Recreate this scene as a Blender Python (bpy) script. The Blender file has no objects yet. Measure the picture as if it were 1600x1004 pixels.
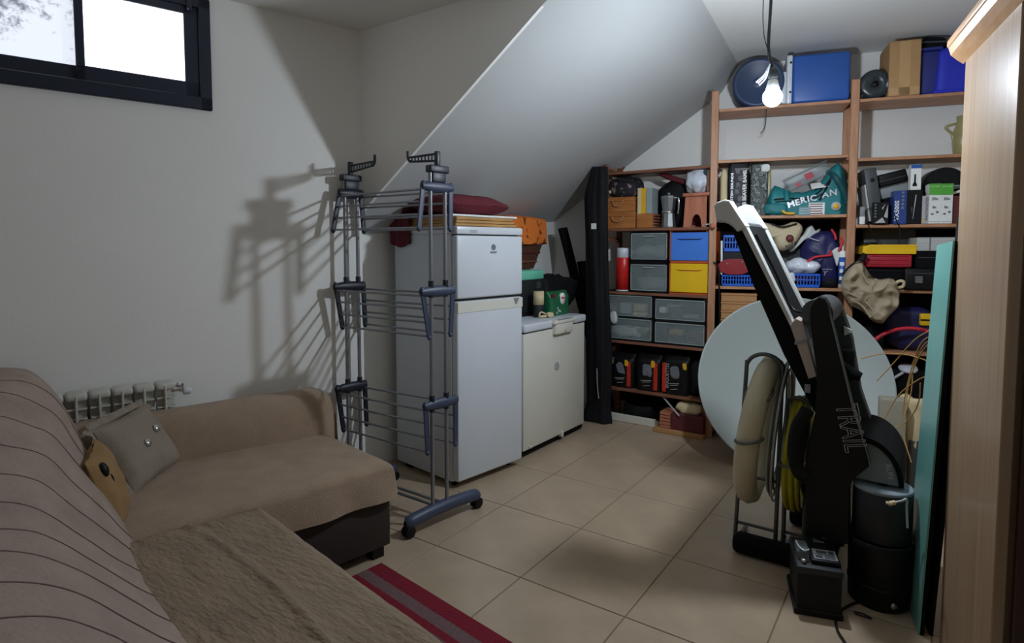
import bpy, bmesh, math, random
from mathutils import Vector, Matrix, noise
PI = math.pi
S = bpy.context.scene
COL = S.collection
random.seed(7)

# ------------------------------------------------------------------ camera
FPX, CXP, CYP, HC = 935.0, 800.0, 442.77, 1.45
YAW, PITCH = math.radians(34.76), math.radians(3.4755)
cam = bpy.data.cameras.new('camera')
cam.sensor_width = 36; cam.lens = FPX / 1600 * 36
cam.shift_y = -(502 - CYP) / 1600
cam.clip_start = .02
camo = bpy.data.objects.new('camera', cam); COL.objects.link(camo)
camo.location = (0, 0, HC); camo.rotation_euler = (PI / 2 - PITCH, 0, YAW)
S.camera = camo
# ------------------------------------------------------------------ world, exposure
W = bpy.data.worlds.new('world'); S.world = W; W.use_nodes = True
W.node_tree.nodes['Background'].inputs[0].default_value = (1, .96, .9, 1)
W.node_tree.nodes['Background'].inputs[1].default_value = .4
S.view_settings.view_transform = 'Standard'; S.view_settings.look = 'None'
S.view_settings.exposure = 0.0; S.view_settings.gamma = 1; S.view_settings.use_curve_mapping = False
S.cycles.use_denoising = True
S.cycles.max_bounces = 10; S.cycles.diffuse_bounces = 7; S.cycles.caustics_reflective = False; S.cycles.caustics_refractive = False
BULB = 1200.0      # emission of the bulb's dome
WINDOW = 3.6      # emission of the daylit frosted panes

# ------------------------------------------------------------------ measuring helpers (points at real depths)
_c = camo.rotation_euler.to_matrix()
def ray(x, y): return _c @ Vector(((x - CXP) / FPX, -(y - CYP) / FPX, -1))
CAM = Vector((0, 0, HC))
def onz(x, y, z=0):
    d = ray(x, y); return CAM + d * ((z - HC) / d.z)
class Fr:
    """A local frame standing on the floor: s along a front, d into it, z up."""
    def __init__(s, o, deg):
        s.M = Matrix.Translation((o[0], o[1], 0)) @ Matrix.Rotation(math.radians(deg), 4, 'Z')
        s.o = Vector((o[0], o[1], 0)); s.n = s.M.to_3x3() @ Vector((0, 1, 0)); s.u = s.M.to_3x3() @ Vector((1, 0, 0))
    def px(s, x, y, d=0.0):
        q = ray(x, y); p = CAM + q * ((s.n.dot(s.o - CAM) + d) / s.n.dot(q))
        return ((p - s.o).dot(s.u), p.z)
    def w(s, a, d, z): return s.M @ Vector((a, d, z))
    def rect(s, x0, y0, x1, y1, d=0.0):
        a, zt = s.px(x0, y0, d); b, zb = s.px(x1, y1, d)
        return a, b, zb, zt
ID = Fr((0, 0), 0)
FL = Fr((-1.30, 4.53), 0)        # left bay of the shelving
FR = Fr((-1.30, 4.53), 15)       # two tall bays
YS = 2.42
def ony(x, y, Y):
    d = ray(x, y); return CAM + d * (Y / d.y)
WCX = ony(561, 56, YS).x
FA = Fr((WCX, YS), 74)       # left wall
FF = Fr((-2.255, 2.687), 81.3)   # fridge front
FC = Fr((-2.214, 3.345), 88.6)   # freezer front
FK = Fr((-2.055, 2.333), 82)     # clothes airer
FS = Fr((-2.03, 1.93), 80)       # sofa
FT = Fr((0, 2.81), 0)            # treadmill
FH = Fr((0, 3.0), 0)             # hose stands, wires
FW = Fr((.085, 2.65), -80)       # wardrobe side

# ------------------------------------------------------------------ materials
def lin(c):
    return tuple(((v / 255) / 12.92 if v / 255 <= .04045 else ((v / 255 + .055) / 1.055) ** 2.4) for v in c)
def mk(name, rgb, rough=.6, var=.08, scale=6, bump=0, bscale=60, metal=0, spec=.5, stretch=(1, 1, 1), rot=0, alpha=1, trans=0, detail=4, sheen=0):
    m = bpy.data.materials.new(name); m.use_nodes = True
    nt = m.node_tree; N = nt.nodes; L = nt.links; b = N['Principled BSDF']
    b.inputs['Roughness'].default_value = rough; b.inputs['Metallic'].default_value = metal
    b.inputs['Specular IOR Level'].default_value = spec
    if trans: b.inputs['Transmission Weight'].default_value = trans
    if alpha < 1: b.inputs['Alpha'].default_value = alpha
    if sheen: b.inputs['Sheen Weight'].default_value = sheen
    c = lin(rgb)
    tc = N.new('ShaderNodeTexCoord'); mp = N.new('ShaderNodeMapping')
    mp.inputs['Scale'].default_value = stretch; mp.inputs['Rotation'].default_value = (0, 0, rot)
    L.new(tc.outputs['Object'], mp.inputs[0])
    nz = N.new('ShaderNodeTexNoise'); nz.inputs['Scale'].default_value = scale; nz.inputs['Detail'].default_value = detail
    L.new(mp.outputs[0], nz.inputs[0])
    rp = N.new('ShaderNodeValToRGB')
    rp.color_ramp.elements[0].position = .3; rp.color_ramp.elements[1].position = .7
    rp.color_ramp.elements[0].color = tuple(v * (1 - var) for v in c) + (1,)
    rp.color_ramp.elements[1].color = tuple(min(1, v * (1 + var)) for v in c) + (1,)
    L.new(nz.outputs[0], rp.inputs[0]); L.new(rp.outputs[0], b.inputs['Base Color'])
    if bump:
        n2 = N.new('ShaderNodeTexNoise'); n2.inputs['Scale'].default_value = bscale; n2.inputs['Detail'].default_value = 3
        L.new(mp.outputs[0], n2.inputs[0])
        bp = N.new('ShaderNodeBump'); bp.inputs['Strength'].default_value = bump; bp.inputs['Distance'].default_value = .01
        L.new(n2.outputs[0], bp.inputs['Height']); L.new(bp.outputs[0], b.inputs['Normal'])
    return m
def wood(name, rgb, dark, axis=(1, 12, 12), scale=3, rough=.5, rot=0, bump=.05):
    m = mk(name, rgb, rough, 0, scale, bump, 30, stretch=axis, rot=rot, detail=6)
    r = [n for n in m.node_tree.nodes if n.type == 'VALTORGB'][0]
    r.color_ramp.elements[0].color = lin(dark) + (1,); r.color_ramp.elements[1].color = lin(rgb) + (1,)
    return m
def emit(name, rgb, st):
    m = bpy.data.materials.new(name); m.use_nodes = True
    b = m.node_tree.nodes['Principled BSDF']
    b.inputs['Base Color'].default_value = lin(rgb) + (1,)
    b.inputs['Emission Color'].default_value = lin(rgb) + (1,); b.inputs['Emission Strength'].default_value = st
    return m
def ramp_mat(name, cols, tex='noise', scale=20, rough=.6, stretch=(1, 1, 1), bump=0, rot=0):
    """Printed or mottled surface: hard-edged colours from a noise."""
    m = mk(name, (128, 128, 128), rough, 0, scale, bump, scale, stretch=stretch, rot=rot)
    r = [n for n in m.node_tree.nodes if n.type == 'VALTORGB'][0].color_ramp
    while len(r.elements) > 1: r.elements.remove(r.elements[-1])
    r.elements[0].position = cols[0][0]; r.elements[0].color = lin(cols[0][1]) + (1,)
    for p, c in cols[1:]:
        e = r.elements.new(p); e.color = lin(c) + (1,)
    return m

M = {}
M['wall'] = mk('plaster_wall', (233, 232, 227), .85, .025, 1.2, .06, 90)
M['ceil'] = mk('plaster_ceiling', (226, 226, 222), .9, .02, 1.0, .05, 80)
M['slope'] = mk('plaster_slope_darkened', (180, 182, 181), .9, .02, 1.0, .05, 80)  # same plaster as the ceiling, darkened to offset the close bulb's light
M['grout'] = mk('grout', (132, 114, 92), .9, .1, 20)
M['tile'] = mk('beige_tile', (172, 152, 128), .32, .10, 5, .03, 20, detail=8)
M['winframe'] = mk('navy_aluminium', (30, 36, 54), .4, .05)
M['white'] = mk('white_enamel', (205, 210, 216), .3, .015)
M['offwhite'] = mk('cream_enamel', (212, 210, 198), .35, .02)
M['seal'] = mk('dark_gasket', (60, 58, 55), .8)
M['black'] = mk('black_plastic', (11, 11, 12), .5, .15, spec=.3)
M['blackmatte'] = mk('black_matte', (9, 9, 10), .9, .15, spec=.2)
M['blackcloth'] = mk('black_nylon', (13, 13, 16), .75, .25, 5, .5, 14, spec=.3)
M['darkgrey'] = mk('dark_grey_plastic', (62, 66, 68), .5, .1)
M['grey'] = mk('grey_plastic', (128, 132, 133), .5, .06)
M['lightgrey'] = mk('light_grey_plastic', (186, 187, 182), .4, .04)
M['beigegrey'] = mk('warm_grey_plastic', (168, 156, 146), .45, .04)
M['rackblue'] = mk('slate_blue_plastic', (58, 66, 88), .45, .06)
M['rackdark'] = mk('navy_plastic', (24, 27, 38), .45, .06)
M['steel'] = mk('painted_steel', (138, 140, 146), .35, .04, metal=.55)
M['chrome'] = mk('chrome', (220, 220, 220), .15, .02, metal=1)
M['alu'] = mk('brushed_aluminium', (170, 172, 174), .3, .05, metal=.9)
M['radiator'] = mk('radiator_enamel', (196, 194, 186), .4, .02)
M['pine'] = wood('pine_board', (190, 140, 104), (162, 114, 80), (1.5, 14, 14), 3, .5)
M['pinev'] = wood('pine_post', (186, 138, 104), (158, 110, 78), (14, 14, 1.5), 3, .5)
M['pinered'] = wood('reddish_board', (140, 92, 70), (112, 70, 52), (1.5, 14, 14), 3, .5)
M['beech'] = wood('wardrobe_veneer', (170, 144, 116), (150, 124, 97), (22, 22, .5), 2.2, .28, bump=.01)
M['beechlight'] = wood('cornice_wood', (190, 150, 108), (168, 126, 86), (10, 2, 10), 3, .4)
M['walnut'] = wood('dark_door_wood', (70, 44, 34), (52, 32, 25), (20, 20, .8), 3, .4)
M['sofa'] = mk('taupe_cover', (156, 134, 112), .95, .10, 9, .35, 130, sheen=.1)
M['sofaseat'] = mk('taupe_seat_cover', (142, 123, 102), .95, .1, 7, .9, 26, stretch=(1, 2.6, 1), rot=.17)
M['sofaback'] = mk('mauve_taupe_cover', (160, 141, 128), .95, .1, 8, .5, 70)
M['sofaline'] = mk('pleat_line_thread', (126, 110, 100), .95, .1)  # thin lines a little darker than the backrest cover
M['sofabase'] = mk('dark_brown_base', (44, 33, 28), .7, .1)
M['pillow'] = mk('greige_pillow', (142, 130, 114), .9, .08, 6, .25, 60)
M['pillowtan'] = mk('tan_pillow', (150, 118, 76), .9, .12, 6, .2, 50)
M['maroon'] = mk('maroon_fabric', (92, 22, 34), .85, .15, 10, .3, 50)
M['orange'] = ramp_mat('orange_fabric', [(0, (214, 112, 38)), (.58, (224, 122, 44)), (.62, (110, 48, 22))], scale=13, rough=.85, bump=.2)
M['wicker'] = ramp_mat('dark_wicker', [(0, (40, 24, 18)), (.5, (96, 58, 36)), (.6, (50, 28, 20))], scale=30, stretch=(1, 1, 5), rough=.8, bump=.5)
M['bamboo'] = wood('bamboo_tray', (186, 144, 86), (160, 118, 66), (10, 2, 10), 3, .5)
M['teal'] = mk('teal_nylon', (22, 112, 116), .6, .2, 6, .5, 10)
M['tealdark'] = mk('dark_teal_nylon', (14, 76, 82), .6, .2, 6, .5, 10)
M['mint'] = mk('turquoise_sheet', (104, 160, 150), .3, .04, 2)
M['mintlid'] = mk('mint_plastic', (112, 200, 172), .5, .04)
M['coolerblue'] = mk('blue_plastic', (38, 84, 160), .4, .06)
M['deepblue'] = mk('royal_blue_plastic', (34, 48, 186), .35, .06)
M['deepblue2'] = mk('dull_blue_plastic', (36, 46, 120), .4, .06)
M['basketblue'] = mk('basket_blue', (26, 92, 196), .45, .06)
M['navy'] = mk('navy_nylon', (26, 28, 78), .5, .25, 6, .5, 12)
M['red'] = mk('red_plastic', (206, 34, 34), .35, .05)
M['redpipe'] = mk('red_tape', (204, 38, 54), .6, .06)
M['case_red'] = mk('crimson_case', (164, 30, 48), .45, .06)
M['yellow'] = mk('yellow_plastic', (230, 186, 20), .45, .04)
M['blue'] = mk('sky_blue_plastic', (66, 124, 214), .45, .04)
M['orangeframe'] = mk('orange_plastic', (196, 84, 36), .5, .05)
M['clear'] = mk('frosted_clear_plastic', (150, 164, 164), .35, .04, alpha=.32)
M['clearedge'] = mk('clear_drawer_rim', (158, 170, 170), .3, .04, alpha=.85)
M['cardboard'] = mk('cardboard', (172, 134, 90), .85, .05, 4, .05, 30)
M['tape'] = mk('packing_tape', (184, 148, 102), .4, .03)
M['kraft'] = mk('kraft_carton', (176, 130, 84), .85, .06, 4)
M['terracotta'] = wood('reddish_timber', (186, 118, 90), (164, 98, 72), (10, 10, 1.2), 3, .6)
M['boxwood'] = wood('box_wood', (178, 114, 58), (152, 92, 42), (2, 12, 12), 3, .5)
M['khaki'] = mk('khaki_canvas', (160, 146, 120), .8, .12, 5, .5, 14)
M['khakibag'] = mk('beige_canvas', (190, 176, 144), .85, .08, 5, .4, 16)
M['whitecloth'] = mk('white_cloth', (206, 210, 206), .85, .05, 6, .4, 16)
M['plasticbag'] = mk('white_plastic_bag', (206, 212, 220), .3, .05, 8, .9, 22)
M['paper'] = mk('white_paper', (226, 226, 222), .7, .03)
M['ivory'] = mk('ivory_foam', (208, 190, 150), .8, .06)
M['labelgreen'] = mk('green_print', (86, 168, 60), .5, .06)
M['labelnavy'] = mk('navy_print', (40, 66, 128), .4, .06)
M['detergent'] = mk('detergent_green', (28, 96, 60), .4, .12, 14)
M['silver'] = mk('silver_print', (190, 192, 194), .35, .03, metal=.3)
M['greyprint'] = mk('grey_print', (110, 116, 124), .5)
M['orangeprint'] = mk('ember_red_print', (190, 44, 24), .5, .15, 20)
M['goldprint'] = mk('gold_print', (224, 170, 30), .5, .05)
M['camo'] = ramp_mat('mottled_print', [(0, (22, 26, 28)), (.42, (84, 92, 90)), (.5, (30, 36, 36)), (.58, (150, 158, 150)), (.63, (60, 54, 60))], scale=38, rough=.7, stretch=(1, 1, .8))
M['spotted'] = ramp_mat('dark_spotted_print', [(0, (24, 20, 26)), (.58, (26, 22, 28)), (.64, (132, 116, 116))], scale=24, rough=.8)
M['hosecream'] = mk('cream_hose', (200, 190, 158), .5, .06)
M['hoseyellow'] = mk('yellow_hose', (178, 172, 34), .5, .06)
M['tube'] = mk('grey_tube_steel', (96, 98, 96), .4, .05, metal=.5)
M['tabletop'] = mk('pale_grey_laminate', (160, 168, 164), .5, .02, 3)
M['tan_wire'] = mk('tan_wire', (168, 128, 66), .5, .05)
M['rugred'] = mk('crimson_wool', (122, 10, 34), .95, .1, 60, .6, 220)
M['ruggrey'] = mk('mauve_wool', (112, 86, 86), .95, .12, 60, .6, 220)
M['drumtop'] = mk('grey_drum_face', (142, 152, 162), .6, .06)
M['drumside'] = mk('dark_drum_side', (26, 30, 34), .55, .1)
M['foil'] = ramp_mat('dark_wrapped_plastic', [(0, (30, 38, 42)), (.66, (44, 54, 58)), (.74, (170, 178, 180))], scale=14, rough=.3, bump=.5)
M['glaze'] = mk('olive_glass', (150, 142, 96), .3, .15, 10)
M['bulbbase'] = mk('white_lamp_base', (225, 225, 220), .5, .02)
M['bulb'] = emit('lit_bulb', (226, 238, 252), BULB)
M['socket'] = mk('black_lamp_socket', (30, 34, 34), .5)
M['darkprint'] = mk('dark_red_case', (92, 34, 36), .6, .1)
M['stone'] = mk('beige_plaster_block', (150, 146, 128), .9, .08)
M['belt'] = mk('charcoal_belt', (46, 50, 56), .7, .08, 30, .2, 200)
M['hoodgrey'] = mk('grey_hood_plastic', (122, 132, 134), .45, .06)
M['batred'] = mk('dark_red_paint', (138, 20, 28), .4, .06)
M['drumblue'] = mk('dull_blue_drum', (40, 58, 88), .45, .1)
M['trimdark'] = mk('grey_green_plastic', (52, 58, 56), .5, .06)
M['crack'] = mk('plaster_crack', (140, 140, 138), .9)

def pane_mat(name, mottled):
    m = bpy.data.materials.new(name); m.use_nodes = True
    N = m.node_tree.nodes; L = m.node_tree.links; b = N['Principled BSDF']
    b.inputs['Base Color'].default_value = (.5, .55, .6, 1); b.inputs['Roughness'].default_value = .4
    tc = N.new('ShaderNodeTexCoord'); nz = N.new('ShaderNodeTexNoise'); nz.inputs['Scale'].default_value = 22 if mottled else 3
    nz.inputs['Detail'].default_value = 9 if mottled else 1; nz.inputs['Roughness'].default_value = .75
    n2 = N.new('ShaderNodeTexNoise'); n2.inputs['Scale'].default_value = 4; n2.inputs['Detail'].default_value = 2
    ad = N.new('ShaderNodeMath'); ad.operation = 'ADD'
    L.new(tc.outputs['Object'], nz.inputs[0]); L.new(tc.outputs['Object'], n2.inputs[0]); L.new(nz.outputs[0], ad.inputs[0]); L.new(n2.outputs[0], ad.inputs[1])
    rp = N.new('ShaderNodeValToRGB'); L.new(ad.outputs[0], rp.inputs[0])
    e = rp.color_ramp.elements
    if mottled:
        e[0].position = .86; e[0].color = (.10, .11, .15, 1); e[1].position = 1.0; e[1].color = (.60, .64, .72, 1)
    else:
        e[0].position = .3; e[0].color = (.78, .76, .82, 1); e[1].position = .8; e[1].color = (.9, .9, 1, 1)
    L.new(rp.outputs[0], b.inputs['Emission Color']); b.inputs['Emission Strength'].default_value = WINDOW * (.35 if mottled else 1)
    return m
M['pane_clear'] = pane_mat('frosted_pane', False); M['pane_mottled'] = pane_mat('rain_marked_pane', True)

# ------------------------------------------------------------------ mesh helpers
class MB:
    """Collects shapes (in frame coordinates) for ONE mesh object."""
    def __init__(s, fr=ID): s.v = []; s.f = []; s.mi = []; s.sm = []; s.M = fr.M.copy() if isinstance(fr, Fr) else fr.copy()
    def add(s, vs, fs, mi=0, sm=False, X=None):
        k = len(s.v); T = s.M @ X if X is not None else s.M
        s.v += [T @ Vector(p) for p in vs]; s.f += [tuple(i + k for i in f) for f in fs]
        s.mi += [mi] * len(fs); s.sm += [sm] * len(fs); return s
    def bm(s, b, mi=0, sm=False, X=None):
        b.verts.index_update()
        s.add([v.co.copy() for v in b.verts], [[v.index for v in f.verts] for f in b.faces], mi, sm, X); b.free(); return s
    def box(s, x0, x1, y0, y1, z0, z1, mi=0, r=0, seg=2, X=None):
        if r:
            b = bmesh.new(); bmesh.ops.create_cube(b, size=1)
            for v in b.verts: v.co = Vector(((x0 + x1) / 2 + v.co.x * (x1 - x0), (y0 + y1) / 2 + v.co.y * (y1 - y0), (z0 + z1) / 2 + v.co.z * (z1 - z0)))
            r = min(r, abs(x1 - x0) * .49, abs(y1 - y0) * .49, abs(z1 - z0) * .49)
            bmesh.ops.bevel(b, geom=list(b.edges), offset=r, segments=seg, affect='EDGES', profile=.5)
            return s.bm(b, mi, seg > 1, X)
        vs = [(x, y, z) for x in (x0, x1) for y in (y0, y1) for z in (z0, z1)]
        return s.add(vs, [(0, 1, 3, 2), (4, 6, 7, 5), (0, 4, 5, 1), (2, 3, 7, 6), (0, 2, 6, 4), (1, 5, 7, 3)], mi, False, X)
    def tube(s, pts, r, n=8, mi=0, closed=False, X=None):
        P = [Vector(p) for p in pts]; m = len(P); vs = []; fs = []
        rr = r if isinstance(r, (list, tuple)) else [r] * m
        t0 = (P[1] - P[0]).normalized(); a = t0.orthogonal().normalized()
        for i in range(m):
            if closed: t = (P[(i + 1) % m] - P[i - 1]).normalized()
            else: t = (P[min(i + 1, m - 1)] - P[max(i - 1, 0)]).normalized()
            a = (a - t * a.dot(t)); a = a.normalized() if a.length > 1e-6 else t.orthogonal().normalized()
            b = t.cross(a)
            for k in range(n):
                q = 2 * PI * k / n; vs.append(P[i] + (a * math.cos(q) + b * math.sin(q)) * rr[i])
        for i in range(m if closed else m - 1):
            j = (i + 1) % m
            for k in range(n): fs.append((i * n + k, i * n + (k + 1) % n, j * n + (k + 1) % n, j * n + k))
        s.add(vs, fs, mi, True, X)
        if not closed:
            s.add(vs[:n], [tuple(range(n - 1, -1, -1))], mi, False, X); s.add(vs[-n:], [tuple(range(n))], mi, False, X)
        return s
    def lathe(s, prof, n=24, mi=0, X=None, sm=True):
        vs = []; fs = []
        for r, z in prof:
            for k in range(n): vs.append((max(r, 1e-4) * math.cos(2 * PI * k / n), max(r, 1e-4) * math.sin(2 * PI * k / n), z))
        for i in range(len(prof) - 1):
            for k in range(n): fs.append((i * n + k, i * n + (k + 1) % n, (i + 1) * n + (k + 1) % n, (i + 1) * n + k))
        fs.append(tuple(range(n - 1, -1, -1))); fs.append(tuple((len(prof) - 1) * n + k for k in range(n)))
        return s.add(vs, fs, mi, sm, X)
    def prism(s, poly, y0, y1, mi=0, X=None, r=0):
        """poly of (x,z), extruded along y; r bevels its edges."""
        a = sum(poly[i][0] * poly[(i + 1) % len(poly)][1] - poly[(i + 1) % len(poly)][0] * poly[i][1] for i in range(len(poly)))
        if a < 0: poly = poly[::-1]
        n = len(poly)
        vs = [(p[0], y0, p[1]) for p in poly] + [(p[0], y1, p[1]) for p in poly]
        fs = [tuple(range(n)), tuple(range(2 * n - 1, n - 1, -1))] + [(i, n + i, n + (i + 1) % n, (i + 1) % n) for i in range(n)]
        if r:
            b = bmesh.new(); bv = [b.verts.new(v) for v in vs]
            for f in fs: b.faces.new([bv[i] for i in f])
            bmesh.ops.recalc_face_normals(b, faces=list(b.faces))
            ed = [e for e in b.edges if len({round(v.co.y, 5) for v in e.verts}) == 1]
            bmesh.ops.bevel(b, geom=ed, offset=r, segments=2, affect='EDGES', profile=.5)
            return s.bm(b, mi, False, X)
        return s.add(vs, fs, mi, False, X)
    def grid(s, fn, nu, nv, mi=0, sm=True, X=None, thick=0):
        vs = [fn(i / nu, j / nv) for j in range(nv + 1) for i in range(nu + 1)]
        fs = [(j * (nu + 1) + i, j * (nu + 1) + i + 1, (j + 1) * (nu + 1) + i + 1, (j + 1) * (nu + 1) + i) for j in range(nv) for i in range(nu)]
        return s.add(vs, fs, mi, sm, X)
    def blob(s, c, a, seed=0, amp=.02, fq=6, e=(.6, .6), n=24, mi=0, X=None, flat=None):
        """Soft superellipsoid, lumpy with noise: cushions, bags, cloth heaps. flat: no point below this height."""
        vs = []; fs = []; nu, nv = n, n // 2
        pw = lambda t, k: math.copysign(abs(t) ** k, t)
        for j in range(nv + 1):
            ph = -PI / 2 + PI * j / nv
            for i in range(nu):
                th = 2 * PI * i / nu
                p = Vector((pw(math.cos(ph), e[1]) * pw(math.cos(th), e[0]), pw(math.cos(ph), e[1]) * pw(math.sin(th), e[0]), pw(math.sin(ph), e[1])))
                w = Vector((p.x * a[0], p.y * a[1], p.z * a[2]))
                q = w * fq + Vector((seed * 7.3, seed * 3.1, seed))
                k = noise.noise(q) + .5 * noise.noise(q * 2.2) + .3 * (abs(noise.noise(q * 1.7 + Vector((5, 5, 5)))) * -2)
                w += Vector((p.x, p.y, p.z)) * amp * k
                w += Vector(c)
                if flat is not None and w.z < flat: w.z = flat
                vs.append(w)
        for j in range(nv):
            for i in range(nu):
                fs.append((j * nu + i, j * nu + (i + 1) % nu, (j + 1) * nu + (i + 1) % nu, (j + 1) * nu + i))
        return s.add(vs, fs, mi, True, X)

def root_loc(o):
    while o.parent: o = o.parent
    return o.location
def build(name, mb, mats, parent=None, loc=None, base=None, sub=0):
    """Links mb as ONE mesh object: a child of parent, or top-level with its origin at its base."""
    if not isinstance(mats, (list, tuple)): mats = [mats]
    if parent is not None: o0 = root_loc(parent)
    elif base is not None: o0 = Vector(base)
    else:
        xs = [p.x for p in mb.v]; ys = [p.y for p in mb.v]; zs = [p.z for p in mb.v]
        o0 = Vector(((min(xs) + max(xs)) / 2, (min(ys) + max(ys)) / 2, min(zs)))
    me = bpy.data.meshes.new(name)
    me.from_pydata([tuple(p - o0) for p in mb.v], [], mb.f)
    for m in mats: me.materials.append(M[m] if isinstance(m, str) else m)
    me.polygons.foreach_set('material_index', mb.mi); me.polygons.foreach_set('use_smooth', mb.sm)
    b = bmesh.new(); b.from_mesh(me); bmesh.ops.recalc_face_normals(b, faces=list(b.faces)); b.to_mesh(me); b.free()
    me.update()
    o = bpy.data.objects.new(name, me); COL.objects.link(o)
    if parent is not None: o.parent = parent
    else: o.location = o0
    if sub:
        md = o.modifiers.new('smooth', 'SUBSURF'); md.levels = sub; md.render_levels = sub
    return o
def tag(o, label, cat, group=None):
    o['label'] = label; o['category'] = cat
    if group: o['group'] = group
    return o
def thing(name, label, cat, loc, group=None):
    o = bpy.data.objects.new(name, None); COL.objects.link(o); o.location = loc; o.empty_display_size = .05
    return tag(o, label, cat, group)
def struct(name, mb, mats, parent=None, **k):
    o = build(name, mb, mats, parent, **k)
    if parent is None: o['kind'] = 'structure'
    return o
def text_mesh(parent, name, body, size, org, xd, yd, mat, lift=.0015, align='CENTER', thick=0, sx=1):
    cu = bpy.data.curves.new(name, 'FONT'); cu.body = body; cu.size = size; cu.align_x = align; cu.align_y = 'CENTER'; cu.resolution_u = 2
    if thick: cu.offset = thick
    t = bpy.data.objects.new(name, cu); COL.objects.link(t)
    dg = bpy.context.evaluated_depsgraph_get(); me = bpy.data.meshes.new_from_object(t.evaluated_get(dg))
    bpy.data.objects.remove(t)
    xd = Vector(xd).normalized(); yd = Vector(yd).normalized(); zd = xd.cross(yd).normalized()
    R = Matrix((xd * sx, yd, zd)).transposed().to_4x4(); R.translation = Vector(org) + zd * lift - (root_loc(parent) if parent else Vector())
    me.transform(R); me.materials.clear(); me.materials.append(M[mat])
    o = bpy.data.objects.new(name, me); COL.objects.link(o); o.parent = parent; return o
def cpts(pts, n=8):
    """Smooth polyline through points (Catmull-Rom)."""
    P = [Vector(p) for p in pts]; Q = [P[0] * 2 - P[1]] + P + [P[-1] * 2 - P[-2]]; out = []
    for i in range(1, len(Q) - 2):
        for k in range(n):
            t = k / n; a, b, c, d = Q[i - 1:i + 3]
            out.append(.5 * ((2 * b) + (c - a) * t + (2 * a - 5 * b + 4 * c - d) * t * t + (3 * b - a - 3 * c + d) * t ** 3))
    out.append(P[-1]); return out
def copy_tree(o, dv, parent=None):
    c = o.copy(); COL.objects.link(c)
    if parent: c.parent = parent
    else: c.location = o.location + Vector(dv)
    for ch in list(o.children): copy_tree(ch, dv, c)
    return c

# ================================================================== SETTING
H = 2.70; H2 = 2.88   # the ceiling over the shelves is a little higher
cr0, cr1 = onz(1095, 0, H2), onz(1150, 100, H2)
crx = lambda y: cr0.x + (cr1.x - cr0.x) * (y - cr0.y) / (cr1.y - cr0.y)

b = MB().box(-4.3, 2.1, -1.4, 6.2, -.12, -.004); floor = struct('floor', b, 'grout', base=(0, 2, -.12))
tm = None
for i in range(-5, 7):
    for j in range(-2, 7):
        x0, y0 = -1.424 + .495 * i, 2.118 + .557 * j
        if x0 + .495 < -3.9 or y0 > 5.8 or x0 > 1.75: continue
        if tm is None:
            b = MB().box(.0022, .4928, .0022, .5548, 0, .004, r=.0018, seg=1)
            b.M = Matrix.Identity(4); tl = build('tile', b, 'tile', base=(0, 0, 0)); tm = tl.data
            COL.objects.unlink(tl); bpy.data.objects.remove(tl)
        o = bpy.data.objects.new('tile', tm); COL.objects.link(o); o.parent = floor
        o.location = Vector((x0, y0, -.004)) - floor.location

# the stair running up over the alcove: its side wall and its sloping underside
sa, sb = ony(854, 0, YS), ony(610, 280, YS); ssl = (sa.z - sb.z) / (sa.x - sb.x)
szl = lambda x: sb.z + ssl * (x - sb.x)
front = [(-2.95, szl(-2.95)), (sa.x, sa.z), (crx(YS), H2)]
back = [(-2.95, 1.703), (-1.40, 2.672), (crx(4.95), H2)]
b = MB(); poly = [(-2.95, szl(-2.95)), (sa.x, sa.z), (crx(YS), H2), (crx(YS), H2 + .05), (-3.1, H2 + .05), (-3.1, szl(-2.95))]
b.prism(poly, YS, YS + .02); struct('wall_stair', b, 'wall')
def lerp(a, c, t): return a + (c - a) * t
def prof(P, t):
    k = .68
    if t < k: q = t / k; return (lerp(P[0][0], P[1][0], q), lerp(P[0][1], P[1][1], q))
    q = (t - k) / (1 - k); return (lerp(P[1][0], P[2][0], q), lerp(P[1][1], P[2][1], q))
def soff(u, v):
    a, c = prof(front, u), prof(back, u); return (lerp(a[0], c[0], v), lerp(YS + .001, 5.1, v), lerp(a[1], c[1], v))
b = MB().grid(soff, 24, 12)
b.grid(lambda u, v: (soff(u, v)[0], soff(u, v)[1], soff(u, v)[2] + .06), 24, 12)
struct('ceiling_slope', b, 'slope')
b = MB(); b.box(-4.4, 2.1, -1.4, YS + .005, H, H2 + .15); b.box(-3.2, 2.1, YS, 6.2, H2, H2 + .15); struct('ceiling', b, 'ceil')

# left wall with the window opening
ws1 = FA.px(331, 172)[0]; wz0, wz1 = FA.px(250, 163.5)[1], H - .03
ws0 = ws1 - 1.98
b = MB(FA)
b.box(-4.0, 0.0, 0, .22, -.1, wz0); b.box(-4.0, 0.0, 0, .22, wz1, H + .05)
b.box(ws1, 0.0, 0, .22, wz0, wz1); b.box(-4.0, ws0, 0, .22, wz0, wz1)
struct('wall_left', b, 'wall')
b = MB().box(-3.17, -2.95, YS - .05, 5.3, -.1, H2 + .05); struct('wall_alcove', b, 'wall')
b = MB(); b.box(-3.17, -1.357, 4.95, 5.15, -.1, H2 + .05)
Fb = MB(FR); Fb.box(.054, 3.4, .42, .62, -.1, H2 + .05)
b.v += []; k = len(b.v); b.v += Fb.v; b.f += [tuple(i + k for i in f) for f in Fb.f]; b.mi += Fb.mi; b.sm += Fb.sm
struct('wall_back', b, 'wall')
b = MB().box(1.72, 1.92, -1.4, 6.0, -.1, H2 + .05); struct('wall_right', b, 'wall')
# wall behind the camera, with an unseen opening added to let in world fill light
b = MB(); b.box(-4.3, -1.9, -1.35, -1.2, -.1, H + .05); b.box(-.9, 1.92, -1.35, -1.2, -.1, H + .05); b.box(-1.9, -.9, -1.35, -1.2, 2.1, H + .05)
struct('wall_front', b, 'wall')

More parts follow.
